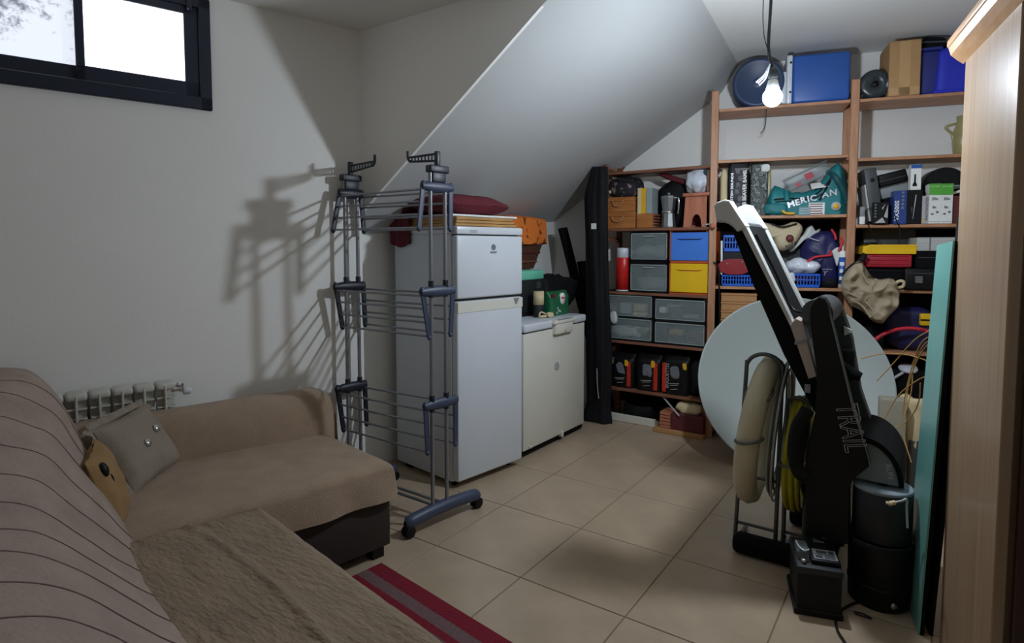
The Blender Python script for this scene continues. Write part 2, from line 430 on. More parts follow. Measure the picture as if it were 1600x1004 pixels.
# window
win = bpy.data.objects.new('window_1', None); COL.objects.link(win); win['kind'] = 'structure'
win.location = FA.w((ws0 + ws1) / 2, 0, wz0)
b = MB(FA); fw = .055
for a0, a1, z0, z1 in ((ws0, ws1, wz0, wz0 + .062), (ws0, ws1, wz1 - .05, wz1), (ws0, ws0 + fw, wz0, wz1), (ws1 - fw, ws1, wz0, wz1)):
    b.box(a0, a1, -.022, .06, z0, z1, r=.004, seg=1)
build('frame', b, 'winframe', win)
sm_ = FA.px(130, 70)[0]
for k, (a0, a1, d0, pm, lab) in enumerate(((sm_ - .03, ws1 - fw, -.012, 'pane_clear', None), (ws0 + fw, sm_ + .045, .014, 'pane_mottled', None))):
    b = MB(FA); t = .062 if k == 0 else .055
    z0, z1 = wz0 + .060, wz1 - .048
    tb = .068
    b.box(a0, a1, d0, d0 + .026, z0, z0 + tb, r=.003, seg=1); b.box(a0, a1, d0, d0 + .026, z1 - .04, z1, r=.003, seg=1)
    b.box(a0, a0 + t * .55, d0, d0 + .026, z0, z1, r=.003, seg=1); b.box(a1 - t, a1, d0, d0 + .026, z0, z1, r=.003, seg=1)
    sa = build('sash', b, 'winframe', win)
    b = MB(FA).box(a0 + .01, a1 - .01, d0 + .012, d0 + .017, z0 + .01, z1 - .01); build('pane', b, pm, sa)
b = MB(FA); b.box(ws1 - .105, ws1 - .085, -.05, -.01, wz1 - .075, wz1 - .02, r=.006); b.box(ws1 - .12, ws1 - .07, -.03, -.012, wz1 - .05, wz1 - .035, r=.004)
build('latch', b, 'winframe', win)

# crack lines and dangling leads near the lamp come with the lamp; radiator under the window
rs1, rzt = FA.px(272, 593, -.06)
rad = thing('radiator', 'cream aluminium sectional radiator on the left wall behind the sofa', 'radiator', FA.w(rs1 - .35, -.05, .15))
ns = 9; pw = .086
for i in range(ns):
    b = MB(FA); a0 = rs1 - pw * (i + 1); z0, z1 = .17, rzt
    b.box(a0 + .003, a0 + pw - .003, -.115, -.02, z1 - .035, z1, r=.012)
    b.box(a0 + .003, a0 + pw - .003, -.115, -.02, z0, z0 + .035, r=.012)
    b.box(a0 + .035, a0 + .045, -.118, -.03, z0, z1 - .01, r=.003, seg=1)
    b.box(a0 + .006, a0 + pw - .006, -.07, -.062, z0, z1 - .02)
    for zz in (z1 - .07, z1 - .115, z1 - .16):
        b.box(a0 + .006, a0 + pw - .006, -.108, -.06, zz - .004, zz + .003, X=None)
    build('section', b, 'radiator', rad)
b = MB(FA); b.tube([(rs1 - .01, -.065, rzt - .045), (rs1 + .03, -.065, rzt - .045)], .012); b.tube([(rs1 + .03, -.065, rzt - .045), (rs1 + .03, .005, rzt - .045)], .012)
b.tube([(rs1 + .03, -.065, rzt - .06), (rs1 + .03, -.065, rzt - .02)], .011)
build('valve', b, 'chrome', rad)
b = MB(FA); X = Matrix.Translation((rs1 + .045, -.075, rzt - .058)) @ Matrix.Rotation(PI / 2, 4, 'Y')
b.lathe([(.013, -.012), (.018, -.008), (.018, .018), (.012, .026), (.004, .028)], 16, X=X); build('knob', b, 'white', rad)
b = MB(FA); b.lathe([(.010, 0), (.012, .006), (.010, .016), (.004, .019)], 12, X=Matrix.Translation((rs1 + .02, -.065, rzt - .03))); build('bleed_cap', b, 'white', rad)

# ================================================================== LAMP
L0 = ony(1207, 152, 2.97)
lamp = thing('pendant_bulb', 'bare lit bulb hanging on a dark cable from the ceiling', 'lamp', (L0.x, L0.y, L0.z - .04))
b = MB(); R_ = .042
b.lathe([(R_ * math.sin(t), -R_ * math.cos(t)) for t in [i * .71 * PI / 10 for i in range(11)]], 24, X=Matrix.Translation(L0)); build('bulb_globe', b, 'bulb', lamp)
b = MB().lathe([(.0325, .0262), (.029, .040), (.025, .058), (.021, .075), (.0135, .082)], 24, X=Matrix.Translation(L0)); build('bulb_base', b, 'bulbbase', lamp)
b = MB().lathe([(.019, .08), (.021, .09), (.020, .12), (.014, .128), (.006, .14)], 16, X=Matrix.Translation(L0)); build('socket', b, 'socket', lamp)
b = MB().tube(cpts([L0 + Vector((0, 0, .13)), L0 + Vector((-.022, 0, .22)), L0 + Vector((-.018, 0, .40)), L0 + Vector((-.004, .0, H2 - L0.z - .002))]), .007, 8); build('cable', b, 'socket', lamp)
b = MB().tube(cpts([L0 + Vector((-.02, -.008, .2)), L0 + Vector((-.045, 0, .3)), L0 + Vector((-.05, 0, .45)), L0 + Vector((-.035, 0, H2 - L0.z - .002))]), .0022, 6); build('thin_wire', b, 'socket', lamp)
b = MB()
for dx, dz in ((-.07, .075), (-.062, .07), (-.055, .06)):
    b.tube(cpts([L0 + Vector((-.012, -.01, .15)), L0 + Vector((dx * .5, -.015, dz + .03)), L0 + Vector((dx, -.015, dz))]), .0035, 6)
build('bare_leads', b, 'white', lamp)

# ================================================================== SOFA
sofa = thing('corner_sofa', 'taupe covered corner sofa with chaise in front of the left wall', 'sofa', FS.w(-.6, .2, 0))
b = MB(FS); b.box(-1.35, -.005, 0, .80, .055, .31, r=.008); build('chaise_base', b, 'sofabase', sofa)
b = MB(FS); b.box(-1.75, -.78, -2.1, -.02, .055, .33, r=.008); build('seat_base', b, 'sofabase', sofa)
for a, d in ((-.06, .05), (-.06, .72), (-1.0, .05), (-.85, -1.95), (-1.65, -1.95)):
    build('foot', MB(FS).box(a - .03, a + .03, d - .03, d + .03, 0, .06), 'black', sofa)
# chaise cushion with its cover falling over the end and front
def hump(t, r, h):
    return h
def seat_sheet(s0, s1, d0, d1, z, zl0, zl1, seed, r=.05, drop_d=True, nz=.006):
    """Cushion top with rounded edges falling at s1 (end) and d0 (front)."""
    def fn(u, v):
        # u across s (0..1, the last part falls at s1), v across d (first part falls at d0)
        def fall(t, a0, a1, zlow, on):
            # t in 0..1 from the fall side
            if not on: return a0 + (a1 - a0) * t, 0
            k = .34
            if t < k * .55:
                q = t / (k * .55); return a0 - .015 * (1 - q) * 0, -(z - r - zlow) * (1 - q) - r
            if t < k:
                q = (t - k * .55) / (k * .45); an = q * PI / 2
                return a0 + r * (1 - math.cos(an)), -r + r * math.sin(an)
            q = (t - k) / (1 - k); return a0 + r + (a1 - a0 - r) * q, 0
        s, za = fall(1 - u, 0, s1 - s0, zl1, True); s = s1 - s
        d, zb = fall(v, d0, d1, zl0, drop_d)
        zz = z + min(za, zb)
        n1 = noise.noise(Vector((s * 5, d * 3, seed)))
        n2 = noise.noise(Vector((s * 18, d * 6, seed + 4)))
        flare = .028 * max(0, (z - zz - r) / max(.05, z - zl0))
        cur = max(0, 1 - ((s - (s0 + s1) / 2) / (s1 - s0) * 2) ** 2) * .012
        top = 1 if min(za, zb) == 0 else .3
        wob = .012 * math.sin(s * 22 + seed) * max(0, (z - zz - r)) / .15
        return (s + (flare if za < zb else 0), d - (flare + wob if zb <= za and zb < 0 else 0), zz + top * (nz * n1 + nz * .5 * n2 + cur))
    return fn
b = MB(FS).grid(seat_sheet(-1.2, .012, -.012, .80, .455, .285, .30, 3), 60, 54); build('chaise_cover', b, 'sofa', sofa)
# low arm along the wall
def arm(u, v):
    s = -1.3 + 1.36 * u; an = v * PI * 1.15 - .12
    w = .125; c = .705 - .105 * s + .012 * math.sin(s * 4)
    x = -math.cos(an); zz = max(0, math.sin(an))
    d = c + w * math.copysign(abs(x) ** .55, x); z = .40 + .285 * zz ** .6 + .006 * noise.noise(Vector((s * 6, v * 5, 2)))
    e = max(0, (u - .93) / .07)
    return (s - .0 * e, d + (c - d) * .35 * e * e, z - .05 * e * e)
b = MB(FS).grid(arm, 50, 24)
b.add([(.058, .61 + .18 * k / 8, .62 - .08 * abs(k - 4) / 4) for k in range(9)] + [(.062, .60 + .20 * k / 8, .40) for k in range(9)], [(k, k + 1, k + 10, k + 9) for k in range(8)], 0, True)
build('chaise_arm', b, 'sofa', sofa)
# main seat: a raised cushion along the front of the backrest
def mseat(u, v):
    t = u   # along s: 0 at backrest, 1 falls over the front
    d = -2.2 + (2.2 - .165 + .06 * (1 - u)) * min(1, v / .9)
    z = .505
    if t < .72: s = -1.2 + .49 * t / .72
    elif t < .86:
        an = (t - .72) / .14 * PI / 2; s = -.71 + .055 * math.sin(an); z -= .055 * (1 - math.cos(an))
    else: s = -.655 + .01 * (t - .86) / .14; z -= .055 + .2 * (t - .86) / .14
    if v > .9:
        q = (v - .9) / .1; z = min(z, .505 - .13 * q - .01); d += .02 * math.sin(q * PI / 2)
    elif v > .84:
        q = (v - .84) / .06; z = min(z, .505 - .012 * q * q)
    n1 = noise.noise(Vector((s * 9, d * 4, 1))); n2 = abs(noise.noise(Vector((s * 26 + d * 5, d * 9, 7))))
    ridge = .010 * math.exp(-((s + .93 + .05 * math.sin(d * 2.4) + .10 * d * .2) / .012) ** 2)
    return (s, d, z + .006 * n1 - .007 * n2 + (ridge if t < .72 else 0))
b = MB(FS).grid(mseat, 70, 150); build('seat_cover', b, 'sofaseat', sofa)
# backrest with pleated cover
PF = [(-1.03, .47), (-1.06, .58), (-1.09, .70), (-1.125, .81), (-1.165, .90), (-1.23, .965), (-1.34, .985), (-1.48, .95), (-1.58, .86), (-1.62, .6), (-1.62, .2)]
PN = [(-1.08, .47), (-1.165, .55), (-1.25, .645), (-1.33, .73), (-1.41, .79), (-1.50, .825), (-1.58, .83), (-1.68, .81), (-1.76, .76), (-1.80, .6), (-1.80, .2)]
prf = cpts([(p[0], 0, p[1]) for p in PF], 5); prn = cpts([(p[0], 0, p[1]) for p in PN], 5); NPR = len(prf) - 1
def backp(u, d):
    f = u * NPR; i = min(NPR - 1, int(f)); w = max(0, min(1, (d + .55) / 1.15)); w = w * w * (3 - 2 * w)
    p = prn[i].lerp(prn[i + 1], f - i).lerp(prf[i].lerp(prf[i + 1], f - i), w)
    e = max(0, (d - .70) / .30)   # the far end rounds down to the wall
    n1 = noise.noise(Vector((p.x * 4, d * 3, p.z * 4)))
    sag = .03 * math.sin(d * 2.3 + 1) * (p.z - .47)
    cx, cz = -1.32, .45
    k = 1 + .02 * n1 - .15 * e * e
    k += .010 * noise.noise(Vector((p.x * 13, d * 9, p.z * 13 + 3))) - .012 * abs(noise.noise(Vector((p.x * 7, d * 15, p.z * 7 + 9))))
    return Vector((cx + (p.x - cx) * k - sag, d, cz + (p.z - cz) * k))
def backf(u, v):
    d = -2.1 + 3.03 * v; p = backp(u, d + .03 * math.sin(u * 9 + d * 3) + .02 * math.sin(u * 23))
    return (p.x, d, p.z)
b = MB(FS).grid(backf, 60, 110); build('backrest', b, 'sofaback', sofa)
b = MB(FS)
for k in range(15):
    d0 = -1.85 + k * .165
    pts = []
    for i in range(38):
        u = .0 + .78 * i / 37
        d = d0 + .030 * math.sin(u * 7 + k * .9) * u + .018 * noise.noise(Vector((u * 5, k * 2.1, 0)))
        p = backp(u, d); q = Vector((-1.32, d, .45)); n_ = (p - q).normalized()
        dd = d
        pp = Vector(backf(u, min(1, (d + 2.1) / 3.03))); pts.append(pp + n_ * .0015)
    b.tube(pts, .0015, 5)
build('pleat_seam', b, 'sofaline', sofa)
# cushions in the corner
def cushion_mat(cpos, ez, ex):
    z = Vector(ez).normalized(); x = Vector(ex); x = (x - z * x.dot(z)).normalized(); y = z.cross(x)
    m = Matrix((x, y, z)).transposed().to_4x4(); m.translation = Vector(cpos); return m
def pil(mb, X, a, h, seed, mi=0):
    def f(sg):
        def g(u, v):
            x, y = u * 2 - 1, v * 2 - 1
            t = (1 - abs(x) ** 3) * (1 - abs(y) ** 3)
            pin = 1 - .07 * (1 - abs(x)) * abs(y) - .07 * (1 - abs(y)) * abs(x)
            return (x * a[0] * pin, y * a[1] * pin, sg * h * max(0, t) ** .45 + .006 * noise.noise(Vector((x * 3, y * 3, seed + sg))))
        return g
    mb.grid(f(1), 22, 22, mi, True, X); mb.grid(f(-1), 22, 22, mi, True, X); return mb
pc = onz(208, 697, .60)
pw_ = Vector((-2.765, 1.165, .592))
X1 = cushion_mat(pw_, (.68, .52, .52), (-.62, .77, 0))
p1 = thing('cushion', 'greige cushion with two shiny silver studs in the sofa corner', 'cushion', (pw_.x, pw_.y, .46))
build('cover', pil(MB(), X1, (.185, .155), .06, 2), 'pillow', p1)
b = MB()
for q in range(4):
    def rf(u, v, q=q):
        t = u * 2 - 1; w = .155 + (.028 * v); wv = .012 * math.sin(u * 34 + q) * v
        base = (t * .195, w, wv) if q == 0 else (t * .195, -w, wv) if q == 1 else (.185 + .03 * v, t * .165, wv) if q == 2 else (-.185 - .03 * v, t * .165, wv)
        return base
    b.grid(rf, 40, 3, 0, True, X1)
build('ruffle', b, 'pillow', p1)
for a_, c_ in ((-.035, -.005), (.07, .03)):
    b = MB().blob((a_, c_, .064), (.018, .018, .010), amp=0, e=(1, 1), n=16, X=X1); build('stud', b, 'chrome', p1)
pw2 = Vector((-2.475, .925, .57))
X2 = cushion_mat(pw2, (.42, .86, .30), (.90, -.42, 0))
p2 = thing('cushion', 'tan cushion with dark motif wedged behind the backrest front', 'cushion', (pw2.x, pw2.y, .46))
build('cover', pil(MB(), X2, (.155, .145), .05, 5), 'pillowtan', p2)
b = MB()
for a_, c_, ra in ((.085, -.04, .024), (.115, -.09, .028)):
    build('motif', MB().blob((a_, c_, .036), (ra * .7, ra, .012), amp=.004, seed=a_ * 9, e=(1, 1), n=14, X=X2), 'black', p2)

# ================================================================== RUG
rc = onz(596, 882)
FG = Fr((rc.x, rc.y), 82)
rug = thing('rug', 'striped crimson and mauve woven rug on the tiles by the sofa', 'rug', (rc.x + .5, rc.y - .25, 0))
w0 = 0.0
for k, (w, c) in enumerate(((.075, 'rugred'), (.055, 'ruggrey'), (.035, 'rugred'), (.13, 'ruggrey'), (.035, 'rugred'), (.055, 'ruggrey'), (.075, 'rugred'))):
    def rg(u, v, w0=w0, w=w): return (-w0 - w * u, -1.9 * v, .010 + .0015 * noise.noise(Vector((w0 + u, v * 9, 0))))
    b = MB(FG).grid(rg, 3, 40); b.grid(lambda u, v, w0=w0, w=w: (-w0 - w * u, -1.9 * v, .0005), 1, 1)
    b.add([(-w0, 0, .0005), (-w0 - w, 0, .0005), (-w0 - w, 0, .010), (-w0, 0, .010)], [(0, 1, 2, 3)])
    if k == 0: b.add([(0, 0, .0005), (0, -1.9, .0005), (0, -1.9, .010), (0, 0, .010)], [(0, 1, 2, 3)])
    build('stripe', b, c, rug); w0 += w

# ================================================================== CLOTHES AIRER
air = thing('clothes_airer', 'tall grey three tier clothes airer on castors beside the sofa', 'clothes airer', FK.w(0, .34, 0))
DN, DF = 0.0, .66; PN_ = (-.078, .018); PF_ = (-.158, -.078)
for d in (DN, DF):
    PA, PB = PN_ if d == DN else PF_
    for a in (PA, PB):
        build('post', MB(FK).tube([(a, d, .11), (a, d, 1.84)], .0105, 10), 'steel', air)
        for z in (1.245, .655): build('post_sleeve', MB(FK).tube([(a, d, z - .05), (a, d, z + .035)], .0145, 10), 'rackdark', air)
    # foot bar with castors
    b = MB(FK)
    def ft(u, v, d=d):
        a = -.255 + .51 * u + (0 if d == DN else -.08); an = 2 * PI * v; k = 1 - .55 * max(0, (abs(u - .5) - .44) / .06) ** 2
        return (a, d + .033 * k * math.cos(an), .088 + .034 * k * math.sin(an) - .016 * (abs(u - .5) * 2) ** 2)
    b.grid(ft, 30, 14); fo = build('foot_bar', b, 'rackblue', air)
    for a in ((-.235, .235) if d == DN else (-.315, .155)):
        b = MB(FK)
        for dd in (-.016, .016): b.lathe([(.006, -.009), (.026, -.009), (.030, -.005), (.030, .005), (.026, .009), (.006, .009)], 18, X=Matrix.Translation((a, d + dd, .031)) @ Matrix.Rotation(PI / 2, 4, 'X'))
        b.box(a - .018, a + .018, d - .008, d + .008, .034, .085, r=.005)
        build('castor', b, 'black', air)
    # top hanger arm with notches
    zt = 1.885
    a0 = (PA + PB) / 2
    b = MB(FK); b.box(a0 - .062, a0 + .062, d - .022, d + .022, 1.825, 1.862, r=.006); b.box(a0 - .045, a0 + .045, d - .018, d + .018, 1.775, 1.828, r=.006)
    b.box(a0 - .012, a0 + .012, d - .012, d + .012, 1.86, 1.935, r=.004)
    build('top_cap', b, 'rackdark', air)
    b = MB(FK); ln = .22; sg = 1 if d == DN else -1
    z0, z1 = (1.905, 1.915) if d == DN else (1.895, 1.905)
    def hk(t, dz=0, da=0): return (a0 + da, d + sg * (.005 + ln * t), lerp(z0, z1, t) + dz)
    for k in range(8): b.tube([hk(k / 8 + .04, -.016), hk(k / 8 + .04, .016)], .005, 6)
    for dz in (-.018, .018): b.tube([hk(0, dz), hk(1, dz * .6)], .006, 8)
    b.tube(cpts([hk(.97, -.012), hk(1.06, .004), hk(1.08, .045)]), .0075, 8)
    build('hanger_hook', b, 'rackdark', air)
def tier(zh, dz, near_front, far_front, near_rear, far_rear):
    for d, fr_, rr_ in ((DN, near_front, near_rear), (DF, far_front, far_rear)):
        b = MB(FK); a0, a1 = fr_[0] - .01, rr_[0] + .01
        def hub(u, v, a0=a0, a1=a1, d=d):
            a = lerp(a0, a1, u); an = 2 * PI * v; k = math.sin(PI * min(1, max(0, u * .9 + .05))) ** .6
            return (a, d + .020 * math.cos(an) * (.6 + .4 * k), zh + (.012 + .018 * k) * math.sin(an))
        b.grid(hub, 16, 12); b.box(a0, a1, d - .012, d + .012, zh - .010, zh + .012, r=.004)
        build('tier_hub', b, 'rackblue' if d == DN else 'rackdark', air)
        for q0, q1 in (fr_, rr_):
            b = MB(FK)
            X = None
            pts = [(q0, zh + .012), (q1, zh - dz)]
            for off in (-.012, .012):
                b.tube([(q0 + off * .9, d, zh + .012), (q1 + off * .8, d, zh - dz)], .0055, 6)
            b.prism([(q0 - .011, zh + .015), (q0 + .011, zh + .015), (q1 + .010, zh - dz), (q1 - .010, zh - dz)], d - .004, d + .004)
            b.blob((q1, d, zh - dz), (.013, .010, .013), amp=0, e=(1, 1), n=10); b.blob((q0, d, zh + .012), (.016, .012, .016), amp=0, e=(1, 1), n=10)
            build('wing_arm', b, 'rackblue' if d == DN else 'rackdark', air)
    for (n0, n1), (f0, f1) in ((near_front, far_front), (near_rear, far_rear)):
        for t in (.08, .36, .66, .97):
            build('rod', MB(FK).tube([(lerp(n0, n1, t), DN, zh - dz * t), (lerp(f0, f1, t), DF, zh - dz * t)], .0058, 8), 'steel', air)
tier(1.755, .215, (-.122, -.152), (-.185, -.235), (.060, .055), (-.050, -.035))
tier(1.225, .235, (-.134, -.090), (-.225, -.185), (.070, .052), (-.045, -.035))
tier(.640, .245, (-.120, -.108), (-.225, -.19), (.085, .083), (-.045, -.035))
b = MB(FK)
for a in (-.05, 0.0): b.tube([(a, DN, .10), (a - .08, DF, .10)], .009, 8)
build('base_tube', b, 'steel', air)

# ================================================================== FRIDGE
fh = 1.573; fwid = .567; fdep = .615
fr = thing('fridge_freezer', 'tall white fridge freezer with cushions and trays piled on top', 'fridge', FF.w(fwid / 2, fdep / 2, 0))
b = MB(FF); b.box(0, fwid, .055, fdep, .035, fh - .045, r=.006); build('body', b, 'white', fr)
b = MB(FF); b.box(.0, fwid, .015, fdep + .005, fh - .046, fh, r=.007); b.box(.0, fwid, .0, .06, fh - .046, fh, r=.006); build('worktop', b, 'white', fr)
zs = FF.px(764, 466)[1]
dr1 = build('freezer_door', MB(FF).box(.001, fwid - .001, 0, .052, zs + .010, fh - .053, r=.012, seg=3), 'white', fr)
dr2 = build('fridge_door', MB(FF).box(.001, fwid - .001, 0, .052, .045, zs - .006, r=.012, seg=3), 'white', fr)
for z0, z1 in ((zs - .01, zs + .012), (fh - .056, fh - .044)): build('gasket', MB(FF).box(.008, fwid - .008, .03, .056, z0, z1), 'seal', fr)
zl = FF.px(764, 484)[1]
b = MB(FF).box(.002, fwid - .002, -.003, .006, zl - .0025, zs - .010, r=.002, seg=1); hb = build('handle_band', b, 'offwhite', dr2)
b = MB(FF).prism([(fwid - .09, zs - .011), (fwid - .035, zs - .011), (fwid - .06, zs - .05), (fwid - .075, zs - .05)], -.0045, .002); build('grip', b, 'grey', dr2)
zg, = (FF.px(771, 386)[1],); sg_ = FF.px(771, 386)[0]
b = MB(FF); X = Matrix.Translation((sg_, -.001, zg)) @ Matrix.Rotation(PI / 2, 4, 'X')
b.lathe([(.016, 0), (.019, 0), (.019, .0012), (.016, .0012)], 28, X=X); build('emblem', b, 'greyprint', dr1)
fu, fn_ = FF.u, -FF.n
text_mesh(dr1, 'lettering', 'i', .03, FF.w(sg_, -.001, zg), fu, (0, 0, 1), 'greyprint')
text_mesh(dr1, 'lettering', 'INDESIT', .016, FF.w(sg_, -.001, FF.px(771, 394)[1]), fu, (0, 0, 1), 'greyprint', thick=.0006)
b = MB(FF)
for k in range(5): b.box(.10 + .013 * k, .108 + .013 * k, -.001, .002, fh - .027, fh - .021)
b.box(.105, .16, -.001, .002, fh - .034, fh - .031); build('panel_marks', b, 'greyprint', fr)
for a in (.05, fwid - .05):
    b = MB(FF).lathe([(.018, 0), (.020, .01), (.012, .04)], 12, X=Matrix.Translation((a, .09, 0))); build('foot', b, 'black', fr)
build('rear_foot', MB(FF).box(.03, fwid - .03, .5, .56, 0, .04), 'black', fr)

# things on the fridge
for k in range(3):
    z0 = fh + .001 + k * .0195
    t = thing('bamboo_tray', ['lowest bamboo tray of the stack on the fridge', 'middle bamboo tray of the stack on the fridge', 'topmost bamboo tray in the stack on the fridge'][k], 'tray', FF.w(.28, .3, z0), 'bamboo trays on the fridge')
    x0, x1 = .012 + .004 * k, .545 - .02 * k
    b = MB(FF).box(x0, x1, .03, .5, z0, z0 + .006, r=.002, seg=1); build('base', b, 'bamboo', t)
    b = MB(FF)
    for q in ((x0, x1, .028, .040), (x0, x1, .49, .502), (x0, x0 + .012, .028, .502), (x1 - .012, x1, .028, .502)): b.box(*q, z0 + .001, z0 + .018, r=.003, seg=1)
    build('rim', b, 'bamboo', t)
zt = fh + .061
b = MB(FF).box(.01, .57, .05, .47, zt, zt + .013, r=.003, seg=1)
tag(build('board', b, 'paper'), 'thin white board lying on top of the bamboo trays', 'board')
b = MB(FF).box(.06, .50, .005, .4, zt - .012, zt - .001, r=.003, seg=1)
zc = zt + .014
X = FF.M @ Matrix.Translation((.255, .26, zc + .066)) @ Matrix.Rotation(math.radians(2), 4, 'X')
b = pil(MB(), X, (.27, .20), .070, 8); tag(build('cushion', b, 'maroon'), 'maroon cushion lying flat on the white board on the fridge', 'cushion')
a, z = FF.px(655, 333, .42)
X = FF.M @ Matrix.Translation((.15, .56, zc + .035)) @ Matrix.Rotation(math.radians(6), 4, 'Y')
b = pil(MB(), X, (.19, .085), .045, 9); tag(build('cushion', b, 'maroon'), 'smaller maroon cushion behind the flat one on the fridge', 'cushion')
# maroon cloth hanging over the back corner of the fridge side
def hang(u, v):
    # along d at the fridge side, folds over the top edge
    d = .43 + .20 * u; t = v * .30
    if t < .122: s = .10 - t; z = fh + .075 - .02 * t
    else: s = -.022 - .006 * math.sin(u * 14) - .006 * math.sin(v * 5); z = fh + .073 - (t - .122)
    return (s, d, z + .012 * math.sin(u * 5 + 2 * v))
b = MB(FF).grid(hang, 18, 24); b.grid(lambda u, v: tuple(Vector(hang(u, v)) + Vector((.007, 0, -.007))), 18, 24)
tag(build('cloth', b, 'maroon'), 'maroon cloth hanging down over the rear edge of the fridge', 'cloth')

# ================================================================== CHEST FREEZER
ch = .925; cw = .84; cd = .64
cf = thing('chest_freezer', 'low white chest freezer with a round badge beside the fridge', 'freezer', FC.w(cw / 2, cd / 2, 0))
zl = FC.px(914, 502)[1]
b = MB(FC).box(0, cw, .012, cd, .05, zl - .006, r=.008); build('body', b, 'offwhite', cf)
b = MB(FC).box(0, cw, .03, cd - .02, .015, .055); build('plinth', b, 'blackmatte', cf)
b = MB(FC).box(-.002, cw + .002, 0, cd + .004, zl, ch, r=.014, seg=3); lid = build('lid', b, 'white', cf)
b = MB(FC).box(.004, cw - .004, .015, cd, zl - .008, zl + .002); build('gasket', b, 'seal', cf)
h0, h1 = FC.px(862, 512)[0], FC.px(895, 502)[0]
zm = ch - .014
b = MB(FC).box(h0, h1, -.030, .02, zm - .018, zm + .012, r=.009, seg=3); b.box(h0 + .03, h1 - .03, -.022, .03, zl - .05, zm - .01, r=.006); build('handle', b, 'offwhite', lid)
b = MB(FC).box(h0 + .05, h1 - .06, -.031, -.01, zm + .010, zm + .014, r=.002, seg=1); build('grip_inset', b, 'grey', lid)
b = MB(FC).lathe([(.008, 0), (.008, .012), (.004, .014)], 12, X=Matrix.Translation(((h0 + h1) / 2, -.020, zl - .03)) @ Matrix.Rotation(PI / 2, 4, 'X')); build('lock', b, 'chrome', lid)
ba, bz = FC.px(872, 572)
X = Matrix.Translation((ba, .012, bz)) @ Matrix.Rotation(PI / 2, 4, 'X')
b = MB(FC).lathe([(.030, 0), (.030, .002)], 28, X=X); bd = build('badge', b, 'darkprint', cf)
b = MB(FC).lathe([(.025, .002), (.030, .002), (.030, .003), (.025, .003)], 28, X=X)
b.box(ba - .022, ba + .022, .008, .0095, bz - .007, bz + .005); build('badge_ring', b, 'silver', cf)
b = MB(FC).box(.06, .08, -.004, .02, .062, .075); b.box(FC.px(879, 688)[0] - .008, FC.px(879, 688)[0] + .008, -.006, .03, .03, .075, r=.003); build('drain_clip', b, 'offwhite', cf)

# ================================================================== SHELVING
shv = thing('shelving_unit', 'open pine shelving of three bays against the back wall', 'shelving', FR.w(.2, .15, 0))
SD = .31
def post(fr, a, w, d0, d1, z1, mat, holes=True, r=.004):
    build('post', MB(fr).box(a - w / 2, a + w / 2, d0, d1, 0, z1, r=r, seg=1), mat, shv)
for a in (-.022, .888, 1.80):
    post(FR, a, .052, 0, .032, 2.595, 'pinev'); post(FR, a, .05, SD - .03, SD, 2.52, 'pinev')
    for z in (2.50, 1.9, 1.3, .5): build('rung', MB(FR).box(a - .016, a + .016, .03, SD - .02, z, z + .03), 'pinev', shv)
post(FL, -.91, .046, 0, .03, 2.13, 'pinered'); post(FL, -.91, .046, SD - .03, SD, 2.13, 'pinered')
post(FL, -.068, .03, .03, .06, 2.03, 'pinered')
for z in (2.06, 1.5, .6): build('rung', MB(FL).box(-.925, -.895, .03, SD - .02, z, z + .03), 'pinered', shv)
def board(fr, a0, a1, z, mat, d0=.004, d1=SD - .006, t=.021):
    build('shelf_board', MB(fr).box(a0, a1, d0, d1, z - t, z, r=.002, seg=1), mat, shv)
ZL = dict(top=2.062, a=1.602, b=1.085, c=.68, d=.285)
for z in ZL.values(): board(FL, -.885, -.052, z, 'pinered')
ZM = dict(top=2.462, a=2.090, b=1.679, c=1.160, d=.72, e=.20)
for z in ZM.values(): board(FR, .006, .86, z, 'pine')
ZR = dict(top=2.460, a=2.060, b=1.605, c=1.160, d=.735, e=.20)
for z in ZR.values(): board(FR, .916, 1.772, z, 'pine')
build('added_backing', MB(FR).box(-.01, .90, SD + .002, SD + .010, .2, ZM['b'] - .022), 'blackmatte', shv)  # added black sheets that darken the lower bays behind their contents
build('added_backing', MB(FR).box(.902, 1.79, SD + .002, SD + .010, .2, ZR['b'] - .022), 'blackmatte', shv)
build('added_backing', MB(FL).box(-.90, -.05, SD + .002, SD + .010, .1, ZL['b'] - .022), 'blackmatte', shv)
build('peg_holes', MB(FR).box(.9145, .916, .003, .009, .3, 2.45), 'pinered', shv)
E1 = .0012

def carton(name, label, cat, fr, a0, a1, d0, d1, z0, z1, mat, group=None, rot=0, r=.003):
    """A box on a shelf: body plus lid flap lines as parts."""
    t = thing(name, label, cat, fr.w((a0 + a1) / 2, (d0 + d1) / 2, z0), group)
    b = MB(fr).box(a0, a1, d0, d1, z0, z1, r=r, seg=1); build('body', b, mat, t); return t
def face(fr, t, a0, a1, d, z0, z1, mat, name='print', th=.0012):
    return build(name, MB(fr).box(a0, a1, d - th, d + .001, z0, z1), mat, t)
def rtext(fr, t, body, size, a, d, z, mat, up=False, sx=1, thick=0, name='lettering'):
    u = fr.u; zz = Vector((0, 0, 1))
    xd, yd = (zz, -u) if up else (u, zz)
    return text_mesh(t, name, body, size, fr.w(a, d, z), xd, yd, mat, sx=sx, thick=thick)

